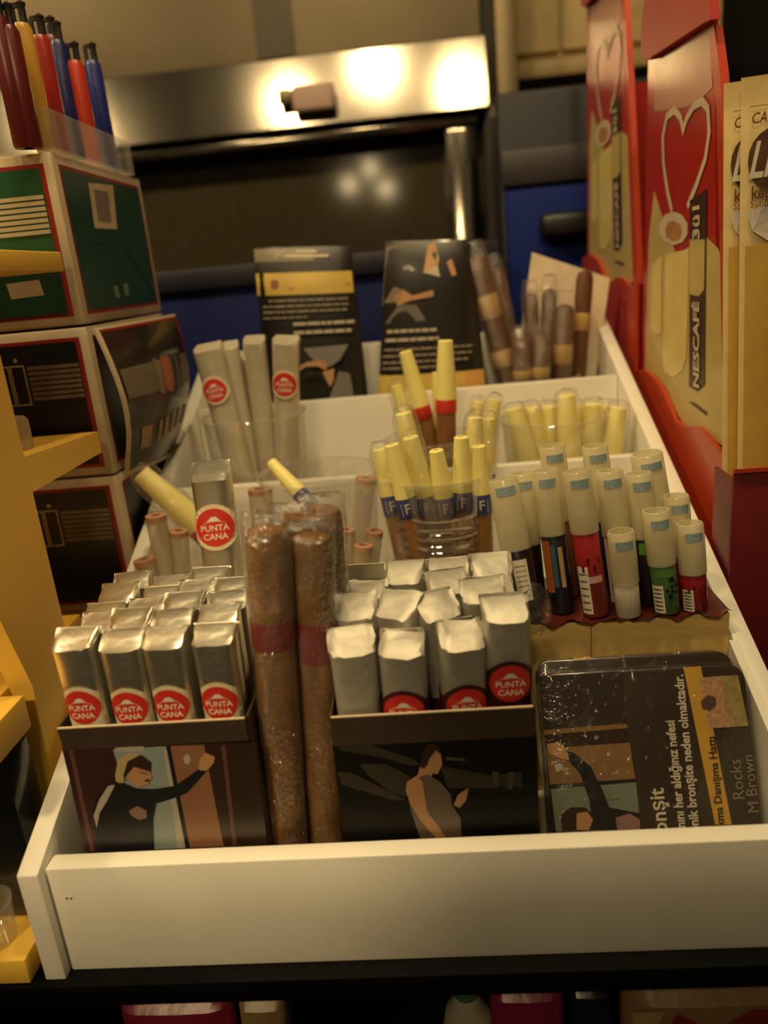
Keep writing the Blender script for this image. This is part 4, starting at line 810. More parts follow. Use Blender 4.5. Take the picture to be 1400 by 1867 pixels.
tword('lettering', 'Bırakma Danışma Hattı', 0.0053, U4[0], [(0.0771, 0.0651)][0][1], DK, 0.0001)
tword('lettering', 'Rocks', 0.0078, U5[0], [(0.0892, 0.0540)][0][1], TT2, 0.0)
tword('lettering', 'M Brown', 0.0072, U6[0], [(0.0937, 0.0557)][0][1], TT2, 0.0)
t = tin('black cigarillo tin tucked behind the front tin, only its top edge showing', 0.2425, 0.0425, FZ[0]+0.0045)
obj('yellow_tick', MB().box(0.020, 0.0285, 0.0005, TIND-0.0005, TINH, TINH+0.0004), TY, t)

# ------------------------------------------------------------------ kraft box with its dark red liner
t = thing('kraft_box', 'plain kraft cardboard box under the plastic tubes', 'box', (0.2945, 0.125, FZ[0])); OO = (0.2945, 0.125, FZ[0])
qpart('carton', MB().bbox(0.2425, 0.3475, 0.1040, 0.1490, FZ[0]+0.0003, 0.1165, 0.0010), KRAFT, OO)
qpart('flap_seam', MB().box(0.2755, 0.2760, 0.10385, 0.1041, FZ[0]+0.004, 0.1155), mat('kraft_seam', (0.30, 0.18, 0.065), 0.7), OO)
t = thing('crimped_liner', 'dark red crimped paper liner between tubes and kraft box', 'liner', (0.2945, 0.125, 0.1166)); OO = (0.2945, 0.125, 0.1166)
mb = MB(); n = 44; vs = []; R = random.Random(3)
for j, yy in enumerate((0.1005, 0.1035, 0.108, 0.148)):
    for i in range(n+1):
        x = 0.2415+0.1065*i/n; amp = (1.0, 0.5, 0.0, 0.0)[j]
        vs.append((x, yy+amp*0.0015*math.sin(i*0.9), 0.1169+amp*(0.0012+0.0014*math.sin(i*0.75)+0.0006*math.sin(i*2.1))))
k = len(vs); vs += [(x, y, z-0.0003) for x, y, z in vs]; q = []
for j in range(3):
    for i in range(n):
        a = j*(n+1)+i; q += [(a, a+1, a+n+2, a+n+1), (k+a, k+a+n+1, k+a+n+2, k+a+1)]
mb.add(vs, q); qpart('liner_sheet', mb, mat('liner_dark_red', (0.085, 0.012, 0.010), 0.35), OO)

# ------------------------------------------------------------------ plastic tubes with labels
TUBECAP = MILKY
TBLUE = mat('tube_print_blue', (0.30, 0.40, 0.44), 0.5, var=0.2, scale=900)
LB = {'black': (0.016, 0.010, 0.010), 'navy': (0.014, 0.016, 0.03), 'red': (0.34, 0.018, 0.022), 'green': (0.06, 0.15, 0.045), 'crimson': (0.26, 0.012, 0.016), 'white': (0.62, 0.56, 0.42), 'brown': (0.14, 0.055, 0.02)}
def tube(label, top, low, r, capL, style, deco):
    zb = 0.1176; b = down(top, low, zb); L = (Vector(top)-Vector(b)).length
    s = thing('cigar_tube', label, 'tube', mw=frame_z(b, top), group='labelled tubes on the kraft box')
    obj('cap', MB().lathe([(r*1.05, L-capL), (r*1.06, L-capL*0.5), (r*1.03, L-0.001), (r*0.95, L), (r*0.86, L), (r*0.88, L-0.002), (r*0.93, L-capL*0.5), (r*0.94, L-capL+0.0005)], 20, cap0=False, cap1=False), TUBECAP, s)
    obj('cap_floor', MB().lathe([(r*0.90, L-0.006), (r*0.90, L-0.005)], 20), TUBECAP, s)
    n = 8; mb = MB(); vs = []
    for z in (L-0.0085, L-0.0040):
        for i in range(n+1):
            a = math.radians(-90-38+76*i/n); vs.append((r*1.075*math.cos(a), r*1.075*math.sin(a), z))
    obj('printed_mark', mb.add(vs, [(i, i+1, n+2+i, n+1+i) for i in range(n)]), TBLUE, s)
    obj('inner_roll', MB().lathe([(r*0.6, 0.002), (r*0.6, L-capL*0.75)], 14), mat('roll_pale', (0.42, 0.33, 0.17), 0.6), s)
    obj('sleeve', MB().lathe([(r*0.9, 0.0), (r*0.98, 0.0008), (r*0.98, L-capL), (r*0.93, L-capL+0.0006)], 20), mat('sleeve_'+style, LB[style], 0.35, coat=0.3), s)
    def patch(name, m, a0, a1, z0, z1):
        k = 6; vs = [(r*1.0*math.cos(math.radians(a0+(a1-a0)*i/k)), r*1.0*math.sin(math.radians(a0+(a1-a0)*i/k)), z) for z in (z0, z1) for i in range(k+1)]
        return obj(name, MB().add(vs, [(i, i+1, k+2+i, k+1+i) for i in range(k)]), m, s)
    SL_ = L-capL
    for d in deco:
        if d == 'paper': patch('paper_slip', PRW, -120, -60, SL_*0.30, SL_*0.88)
        if d == 'lines':
            for q_ in range(7): patch('printed_line', GRY, -114, -70, SL_*(0.36+0.07*q_), SL_*(0.36+0.07*q_)+0.0006)
        if d == 'strip': patch('white_strip', mat('tube_strip_pink', (0.60, 0.40, 0.36), 0.5), -140, -48, SL_*0.42, SL_*0.50)
        if d == 'lower': patch('lower_print', mat('tube_lower_brown', (0.13, 0.022, 0.016), 0.4), -178, -2, 0.0006, SL_*0.40)
        if d == 'barcode':
            patch('barcode_slip', PRW, -165, -110, SL_*0.05, SL_*0.62)
            for q_ in range(6): patch('barcode_bar', CLOTH, -160, -116, SL_*(0.09+0.085*q_), SL_*(0.09+0.085*q_)+0.0011)
        if d == 'berries':
            R = random.Random(label)
            for q_ in range(14):
                a = R.uniform(-95, -40); z = R.uniform(0.15, 0.75)*SL_; patch('printed_berry', mat('berry_black', (0.015, 0.012, 0.018), 0.3), a-7, a+7, z-0.0009, z+0.0009)
        if d == 'leaf': patch('printed_leaf', mat('leaf_green', (0.10, 0.26, 0.05), 0.4), -130, -60, SL_*0.78, SL_*0.95)
        if d == 'orange': patch('printed_bar', mat('tube_orange', (0.42, 0.11, 0.02), 0.4), -165, -120, SL_*0.28, SL_*0.95)
        if d == 'blue': patch('printed_spots', mat('tube_blue', (0.06, 0.11, 0.16), 0.4), -118, -96, SL_*0.35, SL_*0.9); patch('printed_word', mat('tube_gold', (0.50, 0.33, 0.16), 0.4), -84, -62, SL_*0.34, SL_*0.86)
        if d == 'fruit':
            for q_ in range(4): patch('printed_fruit', mat('fruit_dark', (0.10, 0.008, 0.012), 0.35), -135+q_*25, -123+q_*25, SL_*(0.55+0.09*(q_ % 2)), SL_*(0.63+0.09*(q_ % 2)))
        if d == 'tape': patch('side_slip', PRW, -172, -150, SL_*0.1, SL_*0.98)
    return s
tube('milky capped tube with black sleeve and printed paper slip, leaning at the left end', (0.2346, 0.1240, 0.1928), (0.2428, 0.1120, 0.1282), 0.0077, 0.0385, 'black', ['paper', 'lines'])
tube('milky capped tube half hidden behind the leaning black one', (0.2463, 0.1400, 0.1907), (0.2497, 0.1330, 0.1223), 0.0070, 0.040, 'black', [])
tube('milky capped tube with an orange bar on a navy sleeve', (0.2568, 0.1260, 0.1951), (0.2630, 0.1180, 0.1214), 0.0066, 0.0350, 'navy', ['orange', 'blue'])
tube('milky capped tube with a bright red sleeve and a pale pink strip', (0.2718, 0.1180, 0.1959), (0.2797, 0.1110, 0.1209), 0.0070, 0.0330, 'red', ['strip', 'lower', 'fruit', 'barcode'])
tube('milky capped tube behind the short one, white slip on its side', (0.2903, 0.1260, 0.1924), (0.2965, 0.1180, 0.1207), 0.0070, 0.0350, 'crimson', ['tape', 'fruit'])
tube('tall milky tube behind the orange and navy one', (0.2637, 0.1430, 0.2040), (0.2715, 0.1390, 0.1181), 0.0068, 0.0420, 'brown', [])
tube('tall milky tube behind the bright red one', (0.2867, 0.1430, 0.2021), (0.2937, 0.1390, 0.1165), 0.0068, 0.0420, 'navy', [])
tube('clear topped tube with a black and green berry sleeve', (0.3059, 0.1280, 0.1891), (0.3108, 0.1210, 0.1200), 0.0070, 0.0350, 'black', ['leaf', 'berries'])
tube('tallest clear tube at the back next to the tray wall', (0.3142, 0.1430, 0.1956), (0.3266, 0.1400, 0.1154), 0.0082, 0.0460, 'brown', [])
tube('short white footed milky tube standing foremost on the liner', (0.2923, 0.1095, 0.1641), (0.2959, 0.1075, 0.1201), 0.0067, 0.0280, 'white', [])
tube('milky capped tube with a green blackberry sleeve and a barcode', (0.3109, 0.1130, 0.1728), (0.3163, 0.1090, 0.1205), 0.0068, 0.0290, 'green', ['barcode', 'berries', 'leaf'])
tube('clear capped tube with a crimson sleeve by the tray wall, behind the red one', (0.3261, 0.1290, 0.1749), (0.3294, 0.1250, 0.1168), 0.0066, 0.0330, 'crimson', ['fruit'])
tube('milky capped tube with a red sleeve and barcode at the right end', (0.3279, 0.1120, 0.1650), (0.3310, 0.1090, 0.1195), 0.0066, 0.0270, 'crimson', ['barcode', 'fruit'])

# ------------------------------------------------------------------ clear cups
def cup(label, cx, cy, z0, h, r0, r1, ribs=False, mw=None):
    s = thing('plastic_cup', label, 'cup', (cx, cy, z0), mw=mw)
    prof = []; N = 60
    for k in range(N+1):
        q = k/N; r = r0+(r1-r0)*q
        if ribs and 0.12 < q < 0.78: r += 0.0009*math.sin((q-0.12)/0.66*2*math.pi*11)
        prof.append((r, h*q))
    inner = [(r-0.0007, z) for r, z in prof[::-1] if z > 0.0015]
    obj('cup_wall', MB().lathe([(r0*0.3, 0.0)]+prof+inner+[(r0*0.3, 0.0012)], 48, cap0=True, cap1=True), RIBM if ribs else CUPM, s)
    m = MB(); rr = r1+0.0006; nn = 8
    rings = [[((rr+0.0011*math.cos(2*math.pi*i/nn))*math.cos(a), (rr+0.0011*math.cos(2*math.pi*i/nn))*math.sin(a), h+0.0011*math.sin(2*math.pi*i/nn)) for i in range(nn)] for a in [2*math.pi*k/48 for k in range(49)]]
    obj('cup_rim', m.loft(rings, cap0=False, cap1=False), CUPM, s)
    return s
cup('ribbed clear cup of blue banded yellow tips behind the right carton', 0.2010, 0.2040, FZ[1]+0.0003, 0.103, 0.0300, 0.0350, True)
cup('clear cup holding the red banded yellow tips', 0.1985, 0.3010, FZ[2]+0.0003, 0.062, 0.0300, 0.0345)
cup('clear cup of yellow tips next to the tray wall', 0.2900, 0.3020, FZ[2]+0.0003, 0.070, 0.0330, 0.0385)
cup('clear cup of brown cigars at the back', 0.2930, 0.3885, FZ[3]+0.0003, 0.045, 0.0270, 0.0325)
cup('clear cup of white wrapped cigars at the back', 0.0660, 0.3020, FZ[2]+0.0003, 0.090, 0.0330, 0.0385)
cup('empty looking clear cup of pink filters before the white divider', 0.1250, 0.2060, FZ[1]+0.0003, 0.108, 0.0280, 0.0385)

# ------------------------------------------------------------------ yellow tipped cigarillos
def tipped(label, top, low, zfloor, r, tipL, kind, cello=False, group=None):
    b = down(top, low, zfloor) if zfloor else low
    L = (Vector(top)-Vector(b)).length
    s = thing('tipped_cigarillo', label, 'cigarillo', mw=frame_z(b, top), group=group)
    bl = 0.0125 if kind == 'blue' else 0.0095
    obj('roll', MB().lathe([(r*0.94, 0.0), (r*0.97, 0.001), (r*0.97, L-tipL)], 16), TBROWN, s)
    obj('mouthpiece', MB().lathe([(r*1.04, L-tipL), (r*1.04, L-tipL+0.005), (r*0.74, L-0.004), (r*0.72, L-0.0006), (r*0.6, L), (r*0.35, L), (r*0.33, L-0.004)], 18), YTIP, s)
    bd = obj('paper_band', MB().lathe([(r*1.01, L-tipL-bl), (r*1.06, L-tipL-bl+0.0004), (r*1.06, L-tipL), (r*1.03, L-tipL+0.0004)], 18, cap0=False, cap1=False), BBAND if kind == 'blue' else RBAND, s)
    if kind == 'blue':
        fn = lambda x, y: (r*1.09*math.sin(x/r*0.95), -r*1.09*math.cos(x/r*0.95), L-tipL-bl*0.5+y)
        mb = MB(); put_text(mb, 'F', 0.0085, fn, bold=0.0002)
        for a in (-0.0036, 0.0036):
            mb.add([fn(a+dx, dz) for dx, dz in ((-0.0003, -0.004), (0.0003, -0.004), (0.0003, 0.004), (-0.0003, 0.004))], [(0, 1, 2, 3)])
        obj('lettering', mb, mat('band_letter', (0.42, 0.38, 0.36), 0.4), bd, 0)
    if cello:
        R = random.Random(label); n = 16; rings = []
        for z, a in ((0.001, 1.14), (L*0.4, 1.14), (L-0.02, 1.18), (L-0.004, 1.12), (L+0.002, 0.9), (L+0.0045, 0.55)):
            rings.append([(a*r*math.cos(2*math.pi*i/n)+R.uniform(-1, 1)*0.0005, a*r*math.sin(2*math.pi*i/n)+R.uniform(-1, 1)*0.0005, z+R.uniform(-1, 1)*(0.001 if z > L else 0)) for i in range(n)])
        obj('cellophane_sleeve', MB().loft(rings, cap0=False), CELLO, s)
    return s
G1 = 'yellow tipped cigarillos in the ribbed cup'
def T1(words, top, low, tipL=0.034, r=0.0052, ce=False): tipped(f'yellow tipped cigarillo, {words}', top, low, FZ[1]+0.0022, r*1.2, tipL, 'blue', ce, G1)
T1('first from the left in the ribbed cup', (0.1664, 0.1940, 0.1982), (0.1765, 0.1860, 0.1289), 0.030, ce=True)
T1('second from the left in the ribbed cup', (0.1747, 0.1830, 0.2028), (0.1871, 0.1800, 0.1304), 0.034)
T1('third from the left in the ribbed cup, in cellophane', (0.1862, 0.1860, 0.2059), (0.1981, 0.1860, 0.1284), 0.038, 0.0058, True)
T1('short tip fourth from the left in the ribbed cup', (0.2011, 0.1820, 0.1975), (0.2070, 0.1830, 0.1289), 0.030)
T1('fifth from the left in the ribbed cup', (0.2167, 0.1840, 0.2039), (0.2139, 0.1840, 0.1280), 0.034)
T1('last on the right in the ribbed cup', (0.2266, 0.1860, 0.1972), (0.2262, 0.1840, 0.1271), 0.030)
T1('tall in cellophane at the back left of the ribbed cup', (0.1822, 0.2120, 0.2162), (0.1938, 0.2080, 0.1327), 0.040, 0.0062, True)
T1('tall at the back right of the ribbed cup', (0.2271, 0.2120, 0.2097), (0.2203, 0.2060, 0.1314), 0.036, 0.0054, True)
T1('tallest beside the other at the back right of the ribbed cup', (0.2356, 0.2160, 0.2076), (0.2262, 0.2100, 0.1296), 0.036, 0.0054, True)
G2 = 'yellow tipped cigarillos with red bands'
def T2(words, top, low, tipL, r=0.0058, ce=False): tipped(f'yellow tipped cigarillo with a red band, {words}', top, low, FZ[2]+0.0022, r*1.15, tipL, 'red', ce, G2)
T2('tall and leaning away on the left', (0.1844, 0.3000, 0.2453), (0.2024, 0.2980, 0.1524), 0.042)
T2('tallest of them, standing upright', (0.2137, 0.2880, 0.2517), (0.2086, 0.2880, 0.1630), 0.042, 0.0064)
T2('leaning at the far left in cellophane', (0.1754, 0.3030, 0.2208), (0.1902, 0.2960, 0.1461), 0.042, 0.0056, True)
T2('half hidden behind the tallest', (0.2070, 0.3100, 0.2270), (0.2078, 0.3040, 0.1556), 0.046)
T2('in cellophane at the right edge of their cup', (0.2483, 0.3060, 0.2036), (0.2298, 0.3000, 0.1331), 0.045, 0.0060, True)
T2('in cellophane right of the tallest', (0.2364, 0.3180, 0.2009), (0.2209, 0.3100, 0.1308), 0.046, 0.0056, True)
G3 = 'yellow tipped cigarillos by the tray wall'
def T3_(words, top, low, tipL=0.050, r=0.0082): tipped(f'yellow tipped cigarillo in cellophane, {words} in the cup by the tray wall', top, low, FZ[2]+0.0022, r, tipL, 'blue', True, G3)
T3_('first from the left', (0.2601, 0.2900, 0.1988), (0.2726, 0.2860, 0.1339), 0.046)
T3_('second from the left', (0.2737, 0.3030, 0.1962), (0.2815, 0.3000, 0.1291), 0.050)
T3_('third from the left', (0.2875, 0.3060, 0.1953), (0.2894, 0.3030, 0.1276), 0.050)
T3_('tallest, in the middle', (0.2973, 0.2870, 0.2058), (0.3000, 0.2830, 0.1326), 0.054, 0.0088)
T3_('just behind the tallest', (0.3101, 0.3100, 0.1928), (0.3065, 0.3050, 0.1256), 0.050)
T3_('third from the right', (0.3178, 0.2960, 0.1962), (0.3138, 0.2920, 0.1289), 0.046)
T3_('second from the right', (0.3296, 0.3100, 0.1920), (0.3213, 0.3040, 0.1248), 0.046)
T3_('last on the right', (0.3357, 0.2920, 0.1930), (0.3248, 0.2900, 0.1286), 0.046)

# ------------------------------------------------------------------ brown cigars at the back
def brown(label, top, low, r, bands, ce):
    b = down(top, low, FZ[3]+0.0022); L = (Vector(top)-Vector(b)).length
    s = thing('brown_cigar', label, 'cigar', mw=frame_z(b, top), group='brown cigars in the back cup')
    obj('cigar_roll', MB().lathe([(r*0.9, 0.0), (r, 0.002), (r, L*0.5), (r, L-0.008), (r*0.8, L-0.002), (0.0, L)], 16, cap1=False), LEAFD, s)
    for z0, z1 in bands: obj('paper_band', MB().lathe([(r*1.02, L-z1), (r*1.06, L-z1+0.0005), (r*1.06, L-z0-0.0005), (r*1.02, L-z0)], 16, cap0=False, cap1=False), TANB, s)
    if ce:
        R = random.Random(label); n = 16; rings = []
        for z, a in ((0.003, 1.14), (L*0.5, 1.14), (L-0.004, 1.18), (L+0.004, 1.05), (L+0.010, 0.9)):
            rings.append([(a*r*math.cos(2*math.pi*i/n)+R.uniform(-1, 1)*0.0006, (a if z < L else 0.4)*r*math.sin(2*math.pi*i/n)+R.uniform(-1, 1)*0.0005, z+R.uniform(-1, 1)*(0.001 if z > L else 0)) for i in range(n)])
        obj('cellophane_sleeve', MB().loft(rings, cap0=False), CELLO, s)
brown('thick dark brown cigar leaning far out to the left with two tan bands', (0.2444, 0.3850, 0.3082), (0.2687, 0.3850, 0.1944), 0.0088, ((0.033, 0.052), (0.079, 0.093)), True)
brown('dark brown cigar leaning just behind the farthest leaning one', (0.2615, 0.4000, 0.2973), (0.2762, 0.3980, 0.2041), 0.0062, (), True)
brown('dark brown cigar before the left edge of the white card', (0.2888, 0.3980, 0.2744), (0.2895, 0.3940, 0.1988), 0.0060, ((0.058, 0.066),), True)
brown('dark brown cigar before the middle of the white card', (0.3054, 0.4000, 0.2763), (0.3000, 0.3960, 0.1976), 0.0062, ((0.060, 0.068),), True)
brown('short brown cigar with a shiny wrapped top at the front left of the back cup', (0.2770, 0.3750, 0.2402), (0.2786, 0.3780, 0.1882), 0.0078, ((0.026, 0.034),), True)
brown('short brown cigar with a shiny wrapped top at the front of the back cup', (0.2928, 0.3740, 0.2407), (0.2920, 0.3760, 0.1874), 0.0076, ((0.025, 0.034),), True)
brown('brown cigar with one tan band at the right of the back cup', (0.3146, 0.3820, 0.2635), (0.3098, 0.3840, 0.1893), 0.0078, ((0.032, 0.048),), True)
brown('tall brown cigar with a tan band before the right edge of the white card', (0.3336, 0.3940, 0.2882), (0.3241, 0.3920, 0.1868), 0.0070, ((0.034, 0.048),), False)
t = thing('white_card', 'blank cream card standing tilted behind the brown cigars', 'card', (0.31, 0.415, FZ[3]))
cp = [(0.2939, 0.4145, 0.3058), (0.3581, 0.4145, 0.2793), (0.3402, 0.4145, 0.2201), (0.2676, 0.4145, 0.2264)]; mb = MB(); O = Vector((0.31, 0.415, FZ[3]))
vs = [tuple(Vector(q)-O) for q in cp]; vs[2] = (vs[2][0], vs[2][1], 0.0005); vs[3] = (vs[3][0], vs[3][1], 0.0005)
mb.add(vs+[(x, y+0.0006, z) for x, y, z in vs], [(0, 1, 2, 3), (7, 6, 5, 4), (0, 4, 5, 1), (1, 5, 6, 2), (2, 6, 7, 3), (3, 7, 4, 0)])
obj('card_sheet', mb, mat('card_white', (0.76, 0.64, 0.46), 0.6), t)

# ------------------------------------------------------------------ white wrapped cigars
WRAP = mat('white_wrapper', (0.66, 0.60, 0.47), 0.28, metal=0.35, bump=0.2, bscale=60)
def white_cigar(label, top, low, r, zdisc):
    b = down(top, low, FZ[2]+0.0022); L = (Vector(top)-Vector(b)).length
    s = thing('wrapped_cigar', label, 'cigar', mw=frame_z(b, top), group='white wrapped cigars in the back cup')
    link('wrapper', foil_mesh(L, w=r, d=r*0.9, seed=int(r*1e5)+len(label), drop=0.006, flare=0.9, eb=1.0), WRAP, s)
    if zdisc: seal_parts(s, L-zdisc, r=0.0085, w=r*1.02, d=r*0.92, band=False)
white_cigar('white wrapped cigar with a red disc, leaning away on the left of its cup', (0.0401, 0.2960, 0.2638), (0.0526, 0.2900, 0.1629), 0.0104, 0.034)
white_cigar('thin white wrapped cigar beside the left leaning one', (0.0548, 0.3060, 0.2632), (0.0589, 0.3000, 0.1685), 0.0062, None)
white_cigar('white wrapped cigar without a disc in the middle of its cup', (0.0746, 0.3000, 0.2659), (0.0735, 0.2980, 0.1657), 0.0080, None)
white_cigar('white wrapped cigar with a red disc, upright on the right', (0.0994, 0.2940, 0.2643), (0.0886, 0.2920, 0.1660), 0.0096, 0.034)
white_cigar('thin white wrapped cigar behind the two middle ones', (0.0599, 0.3180, 0.2543), (0.0613, 0.3140, 0.1692), 0.0058, None)

# ------------------------------------------------------------------ tobacco pouches
PB = mat('pouch_black', (0.013, 0.011, 0.010), 0.40, coat=0.15); PY = mat('pouch_yellow', (0.60, 0.42, 0.09), 0.45); PG = mat('pouch_grey', (0.27, 0.23, 0.16), 0.5); PL = mat('pouch_light', (0.48, 0.42, 0.31), 0.5)
PV = mat('pouch_vest', (0.17, 0.155, 0.15), 0.45); PT = mat('pouch_tan', (0.20, 0.16, 0.095), 0.45)
def pouch(label, corners, thick, items):
    """corners: bottom left, bottom right, top right, top left in the plane of its front"""
    BL, BR, TRc, TL = [Vector(c) for c in corners]; O = (BL+BR)/2
    t = thing('tobacco_pouch', label, 'pouch', tuple(O), 'tobacco pouches at the back')
    def P(u, v, side=0, lift=0.0):
        p = BL.lerp(BR, u).lerp(TL.lerp(TRc, u), v)
        e = (max(0.0, 1-abs(2*u-1)**3.0))**0.5*(min(1.0, max(0.0, (1-v)*6)))**0.5
        return p+Vector((0, (-1 if side == 0 else 1)*thick*(0.10+e)-lift, 0))-O
    n = 16; mb = MB()
    for side in (0, 1):
        mb.add([P(i/n, j/n, side)[:] for j in range(n+1) for i in range(n+1)], [(j*(n+1)+i, j*(n+1)+i+1, (j+1)*(n+1)+i+1, (j+1)*(n+1)+i) for j in range(n) for i in range(n)])
    K = (n+1)**2; ed = [j*(n+1) for j in range(n+1)]+[n*(n+1)+i for i in range(1, n+1)]+[j*(n+1)+n for j in range(n-1, -1, -1)]+[i for i in range(n-1, 0, -1)]
    mb.f += [[a, b, K+b, K+a] for a, b in zip(ed, ed[1:]+ed[:1])]; mb.m += [0]*len(ed)
    obj('pouch_body', mb, PB, t)
    by = {}
    for k, (nm, m, poly) in enumerate(items):
        mb = by.setdefault(nm, (MB(), []))
        if m not in mb[1]: mb[1].append(m)
        if len(poly) == 4 and isinstance(poly[0], (int, float)):
            u0, u1, v0, v1 = poly; q = 8
            mb[0].add([P(u0+(u1-u0)*i/q, v0+(v1-v0)*j/4, 0, 0.0003+0.00012*k)[:] for j in range(5) for i in range(q+1)], [(j*(q+1)+i, j*(q+1)+i+1, (j+1)*(q+1)+i+1, (j+1)*(q+1)+i) for j in range(4) for i in range(q)], mb[1].index(m))
        else:
            mb[0].add([P(u, v, 0, 0.0005+0.00012*k)[:] for u, v in poly], [list(range(len(poly)))], mb[1].index(m))
    for nm, (mb, ms) in by.items(): obj(nm, mb, ms, t)
    return t
def lines(rows, seed):
    R = random.Random(seed); out = []
    for v, h, u0, u1, m in rows:
        u = u0
        while u < u1-0.03:
            L = R.uniform(0.04, 0.13); e = min(u+L, u1); out.append(('small_print', m, (u, e, v+h*0.15, v+h*0.75))); u = e+0.012
    return out
it = [('top_print', PT, (0.0, 0.62, 0.91, 0.99)), ('top_print', PG, [(0.20, 0.93), (0.24, 0.98), (0.34, 0.985), (0.30, 0.94)]), ('top_print', PL, [(0.30, 0.935), (0.33, 0.955), (0.78, 0.95), (0.76, 0.93)]), ('top_print', PL, [(0.42, 0.965), (0.45, 0.98), (0.66, 0.975), (0.64, 0.96)]),
      ('yellow_band', PY, (0.0, 0.98, 0.70, 0.84)), ('yellow_band', mat('pouch_mark', (0.28, 0.10, 0.06), 0.5), [(0.16, 0.755), (0.20, 0.74), (0.24, 0.755), (0.24, 0.79), (0.20, 0.80), (0.16, 0.79)]), ('yellow_band', mat('pouch_mark_tan', (0.36, 0.22, 0.05), 0.5), [(0.34, 0.735), (0.34, 0.745), (0.95, 0.765), (0.95, 0.755)])]
it += lines([(0.655, 0.022, 0.12, 0.92, PG), (0.62, 0.022, 0.06, 0.92, PG), (0.585, 0.022, 0.06, 0.92, PG), (0.55, 0.018, 0.06, 0.5, PG)], 1)
it += lines([(0.50, 0.034, 0.36, 0.96, PL), (0.445, 0.034, 0.36, 0.96, PL)], 2)
it += [('printed_picture', PV, [(0.44, 0.36), (0.88, 0.37), (0.78, 0.27), (0.68, 0.23), (0.58, 0.25), (0.50, 0.30)]), ('printed_picture', SK, [(0.34, 0.20), (0.44, 0.24), (0.56, 0.24), (0.64, 0.21), (0.66, 0.25), (0.60, 0.28), (0.46, 0.27), (0.36, 0.24)]), ('printed_picture', SK, [(0.60, 0.20), (0.72, 0.22), (0.70, 0.14), (0.66, 0.10)]), ('printed_picture', PV, [(0.64, 0.02), (0.88, 0.02), (0.86, 0.18), (0.76, 0.20)])]
pz = FZ[3]+0.0006
def foot(lo, tp): return down(tp, lo, pz)
P1 = [(0.0626, 0.3720, 0.2049), (0.1485, 0.3720, 0.2001), (0.1453, 0.3860, 0.3240), (0.0662, 0.3860, 0.3296)]; P1[0] = foot(P1[0], P1[3]); P1[1] = foot(P1[1], P1[2])
kf = ((0.0626, 0.3720, 0.2049)[2]-pz)/(P1[3][2]-pz)
adj = lambda L: [(n_, m_, ((q[0], q[1], kf+(1-kf)*q[2], kf+(1-kf)*q[3]) if isinstance(q[0], (int, float)) else [(a, kf+(1-kf)*b) for a, b in q])) for n_, m_, q in L]
pouch('black tobacco pouch with a yellow band near its top, behind the white cigars', P1, 0.0085, adj(it))
it = [('printed_picture', PT, [(0.0, 0.60), (0.26, 0.62), (0.40, 0.98), (0.02, 0.97)]), ('printed_picture', SK, [(0.44, 0.80), (0.50, 0.97), (0.58, 0.99), (0.62, 0.88), (0.58, 0.80)]), ('printed_picture', PL, [(0.44, 0.80), (0.60, 0.84), (0.62, 0.77), (0.50, 0.79)]),
      ('printed_picture', SK, [(0.70, 0.86), (0.76, 0.88), (0.80, 0.78), (0.75, 0.77)]), ('printed_picture', PV, [(0.04, 0.49), (0.46, 0.50), (0.36, 0.60), (0.18, 0.61)]), ('printed_picture', SK, [(0.16, 0.60), (0.30, 0.63), (0.54, 0.65), (0.54, 0.69), (0.32, 0.66), (0.22, 0.70), (0.14, 0.66)]), ('printed_picture', PT, [(0.02, 0.62), (0.12, 0.72), (0.22, 0.70), (0.16, 0.62)])]
it += lines([(0.425, 0.034, 0.06, 0.56, PL), (0.37, 0.034, 0.05, 0.58, PL)], 4)
it += lines([(0.315, 0.022, 0.04, 0.90, PG), (0.275, 0.022, 0.03, 0.92, PG), (0.235, 0.022, 0.03, 0.86, PG), (0.20, 0.02, 0.03, 0.7, PG)], 5)
it += [('yellow_band', PY, (0.0, 0.985, 0.0, 0.165)), ('yellow_band', mat('pouch_mark_orange', (0.62, 0.33, 0.10), 0.5), (0.80, 0.97, 0.03, 0.16))]
P2 = [(0.1568, 0.3720, 0.2003), (0.2473, 0.3720, 0.1955), (0.2415, 0.3840, 0.3201), (0.1731, 0.3840, 0.3248)]; P2[0] = foot(P2[0], P2[3]); P2[1] = foot(P2[1], P2[2])
kf = ((0.1568, 0.3720, 0.2003)[2]-pz)/(P2[3][2]-pz)
pouch('black tobacco pouch with a yellow band at its foot, beside the brown cigars', P2, 0.0085, adj(it))

# ------------------------------------------------------------------ filters and loose tips
PINK = mat('filter_end', (0.42, 0.22, 0.13), 0.6); HOLE = mat('filter_hole', (0.05, 0.012, 0.008), 0.7)
def filt(label, top, low, r, zf, end='ring'):
    b = down(top, low, zf); L = (Vector(top)-Vector(b)).length
    s = thing('filter_tube', label, 'filter', mw=frame_z(b, top), group='pale filter tubes')
    obj('tube_wall', MB().lathe([(r, 0.0), (r, L), (r*0.72, L), (r*0.70, L-0.004)], 18, cap0=True, cap1=False), MILKY2, s)
    e = obj('end_ring', MB().lathe([(r*1.02, L-0.003), (r*1.03, L+0.0002), (r*0.45, L+0.0004), (r*0.42, L-0.003)], 18, cap0=False, cap1=False), PINK, s)
    obj('end_hole', MB().lathe([(r*0.44, L-0.0018), (r*0.44, L-0.0014)], 14), HOLE, e)
ZC = FZ[1]+0.0022
filt('tall pale filter tube with a brown end leaning in the clear cup', (0.1555, 0.2040, 0.1773), (0.1451, 0.2040, 0.1301), 0.0066, ZC)
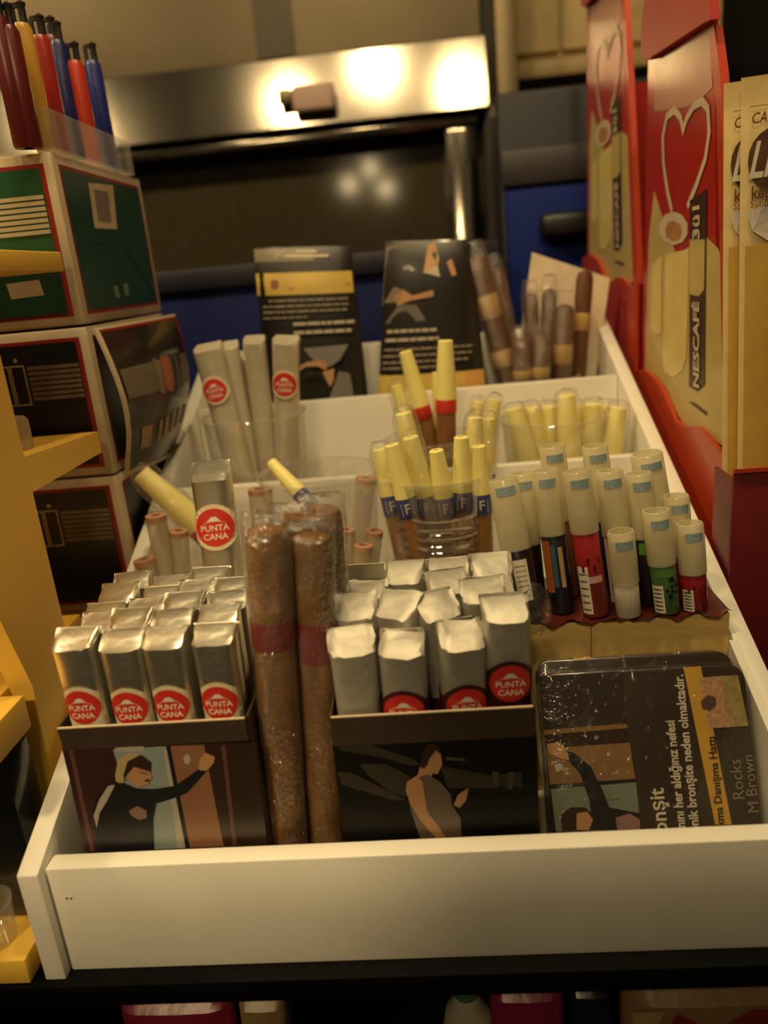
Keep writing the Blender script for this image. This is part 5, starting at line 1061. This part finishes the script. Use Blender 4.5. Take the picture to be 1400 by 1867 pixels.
filt('pale filter tube with an open pink end at the back of the clear cup', (0.1410, 0.1900, 0.1483), (0.1389, 0.1900, 0.1282), 0.0052, ZC)
filt('pale filter tube with an open pink end next to the yellow tips', (0.1582, 0.1920, 0.1455), (0.1542, 0.1920, 0.1263), 0.0056, ZC)
filt('pale filter tube with an open pink end foremost in the clear cup', (0.1515, 0.1800, 0.1408), (0.1495, 0.1800, 0.1276), 0.0058, ZC)
filt('pale filter tube with a brown end standing right of the tall foil cigar', (0.0856, 0.2060, 0.1749), (0.0840, 0.2040, 0.1346), 0.0078, ZC)
filt('pale filter tube behind the left carton, nearest the black cartons', (0.0216, 0.1860, 0.1683), (0.0209, 0.1860, 0.1289), 0.0064, FZ[1]+0.001)
filt('pale filter tube behind the left carton, beside the tall foil cigar', (0.0331, 0.1900, 0.1557), (0.0299, 0.1900, 0.1247), 0.0060, FZ[1]+0.001)
filt('low pale filter tube with a pink end at the foot of the black cartons', (0.0125, 0.1760, 0.1430), (0.0143, 0.1760, 0.1279), 0.0066, FZ[1]+0.001)
tipped('loose yellow tipped cigarillo lying across the clear cup behind the thick cigars', (0.0917, 0.2220, 0.1888), (0.1237, 0.2000, 0.1552), None, 0.0052, 0.0300, 'blue')
tipped('yellow tipped cigarillo in cellophane leaning by the black cartons', (0.0054, 0.2150, 0.1899), (0.0456, 0.2220, 0.1368), None, 0.0090, 0.052, 'red', True)
# crumpled clear wrapper on the liner beside the right carton
t = thing('crumpled_wrapper', 'crumpled clear wrapper beside the right carton, before the tubes', 'wrapper', (0.2461, 0.1010, 0.1241))
R = random.Random(5); rings = []; n = 22
for z, a in ((-0.010, 0.3), (-0.004, 0.9), (0.004, 1.0), (0.011, 0.85), (0.017, 0.35)):
    rings.append([(a*0.0085*math.cos(2*math.pi*i/n)*(1+R.uniform(-0.16, 0.16)), a*0.0030*math.sin(2*math.pi*i/n)*(1+R.uniform(-0.3, 0.3)), z+R.uniform(-0.0008, 0.0008)) for i in range(n)])
obj('wrapper_film', MB().loft(rings), CELLO, t)
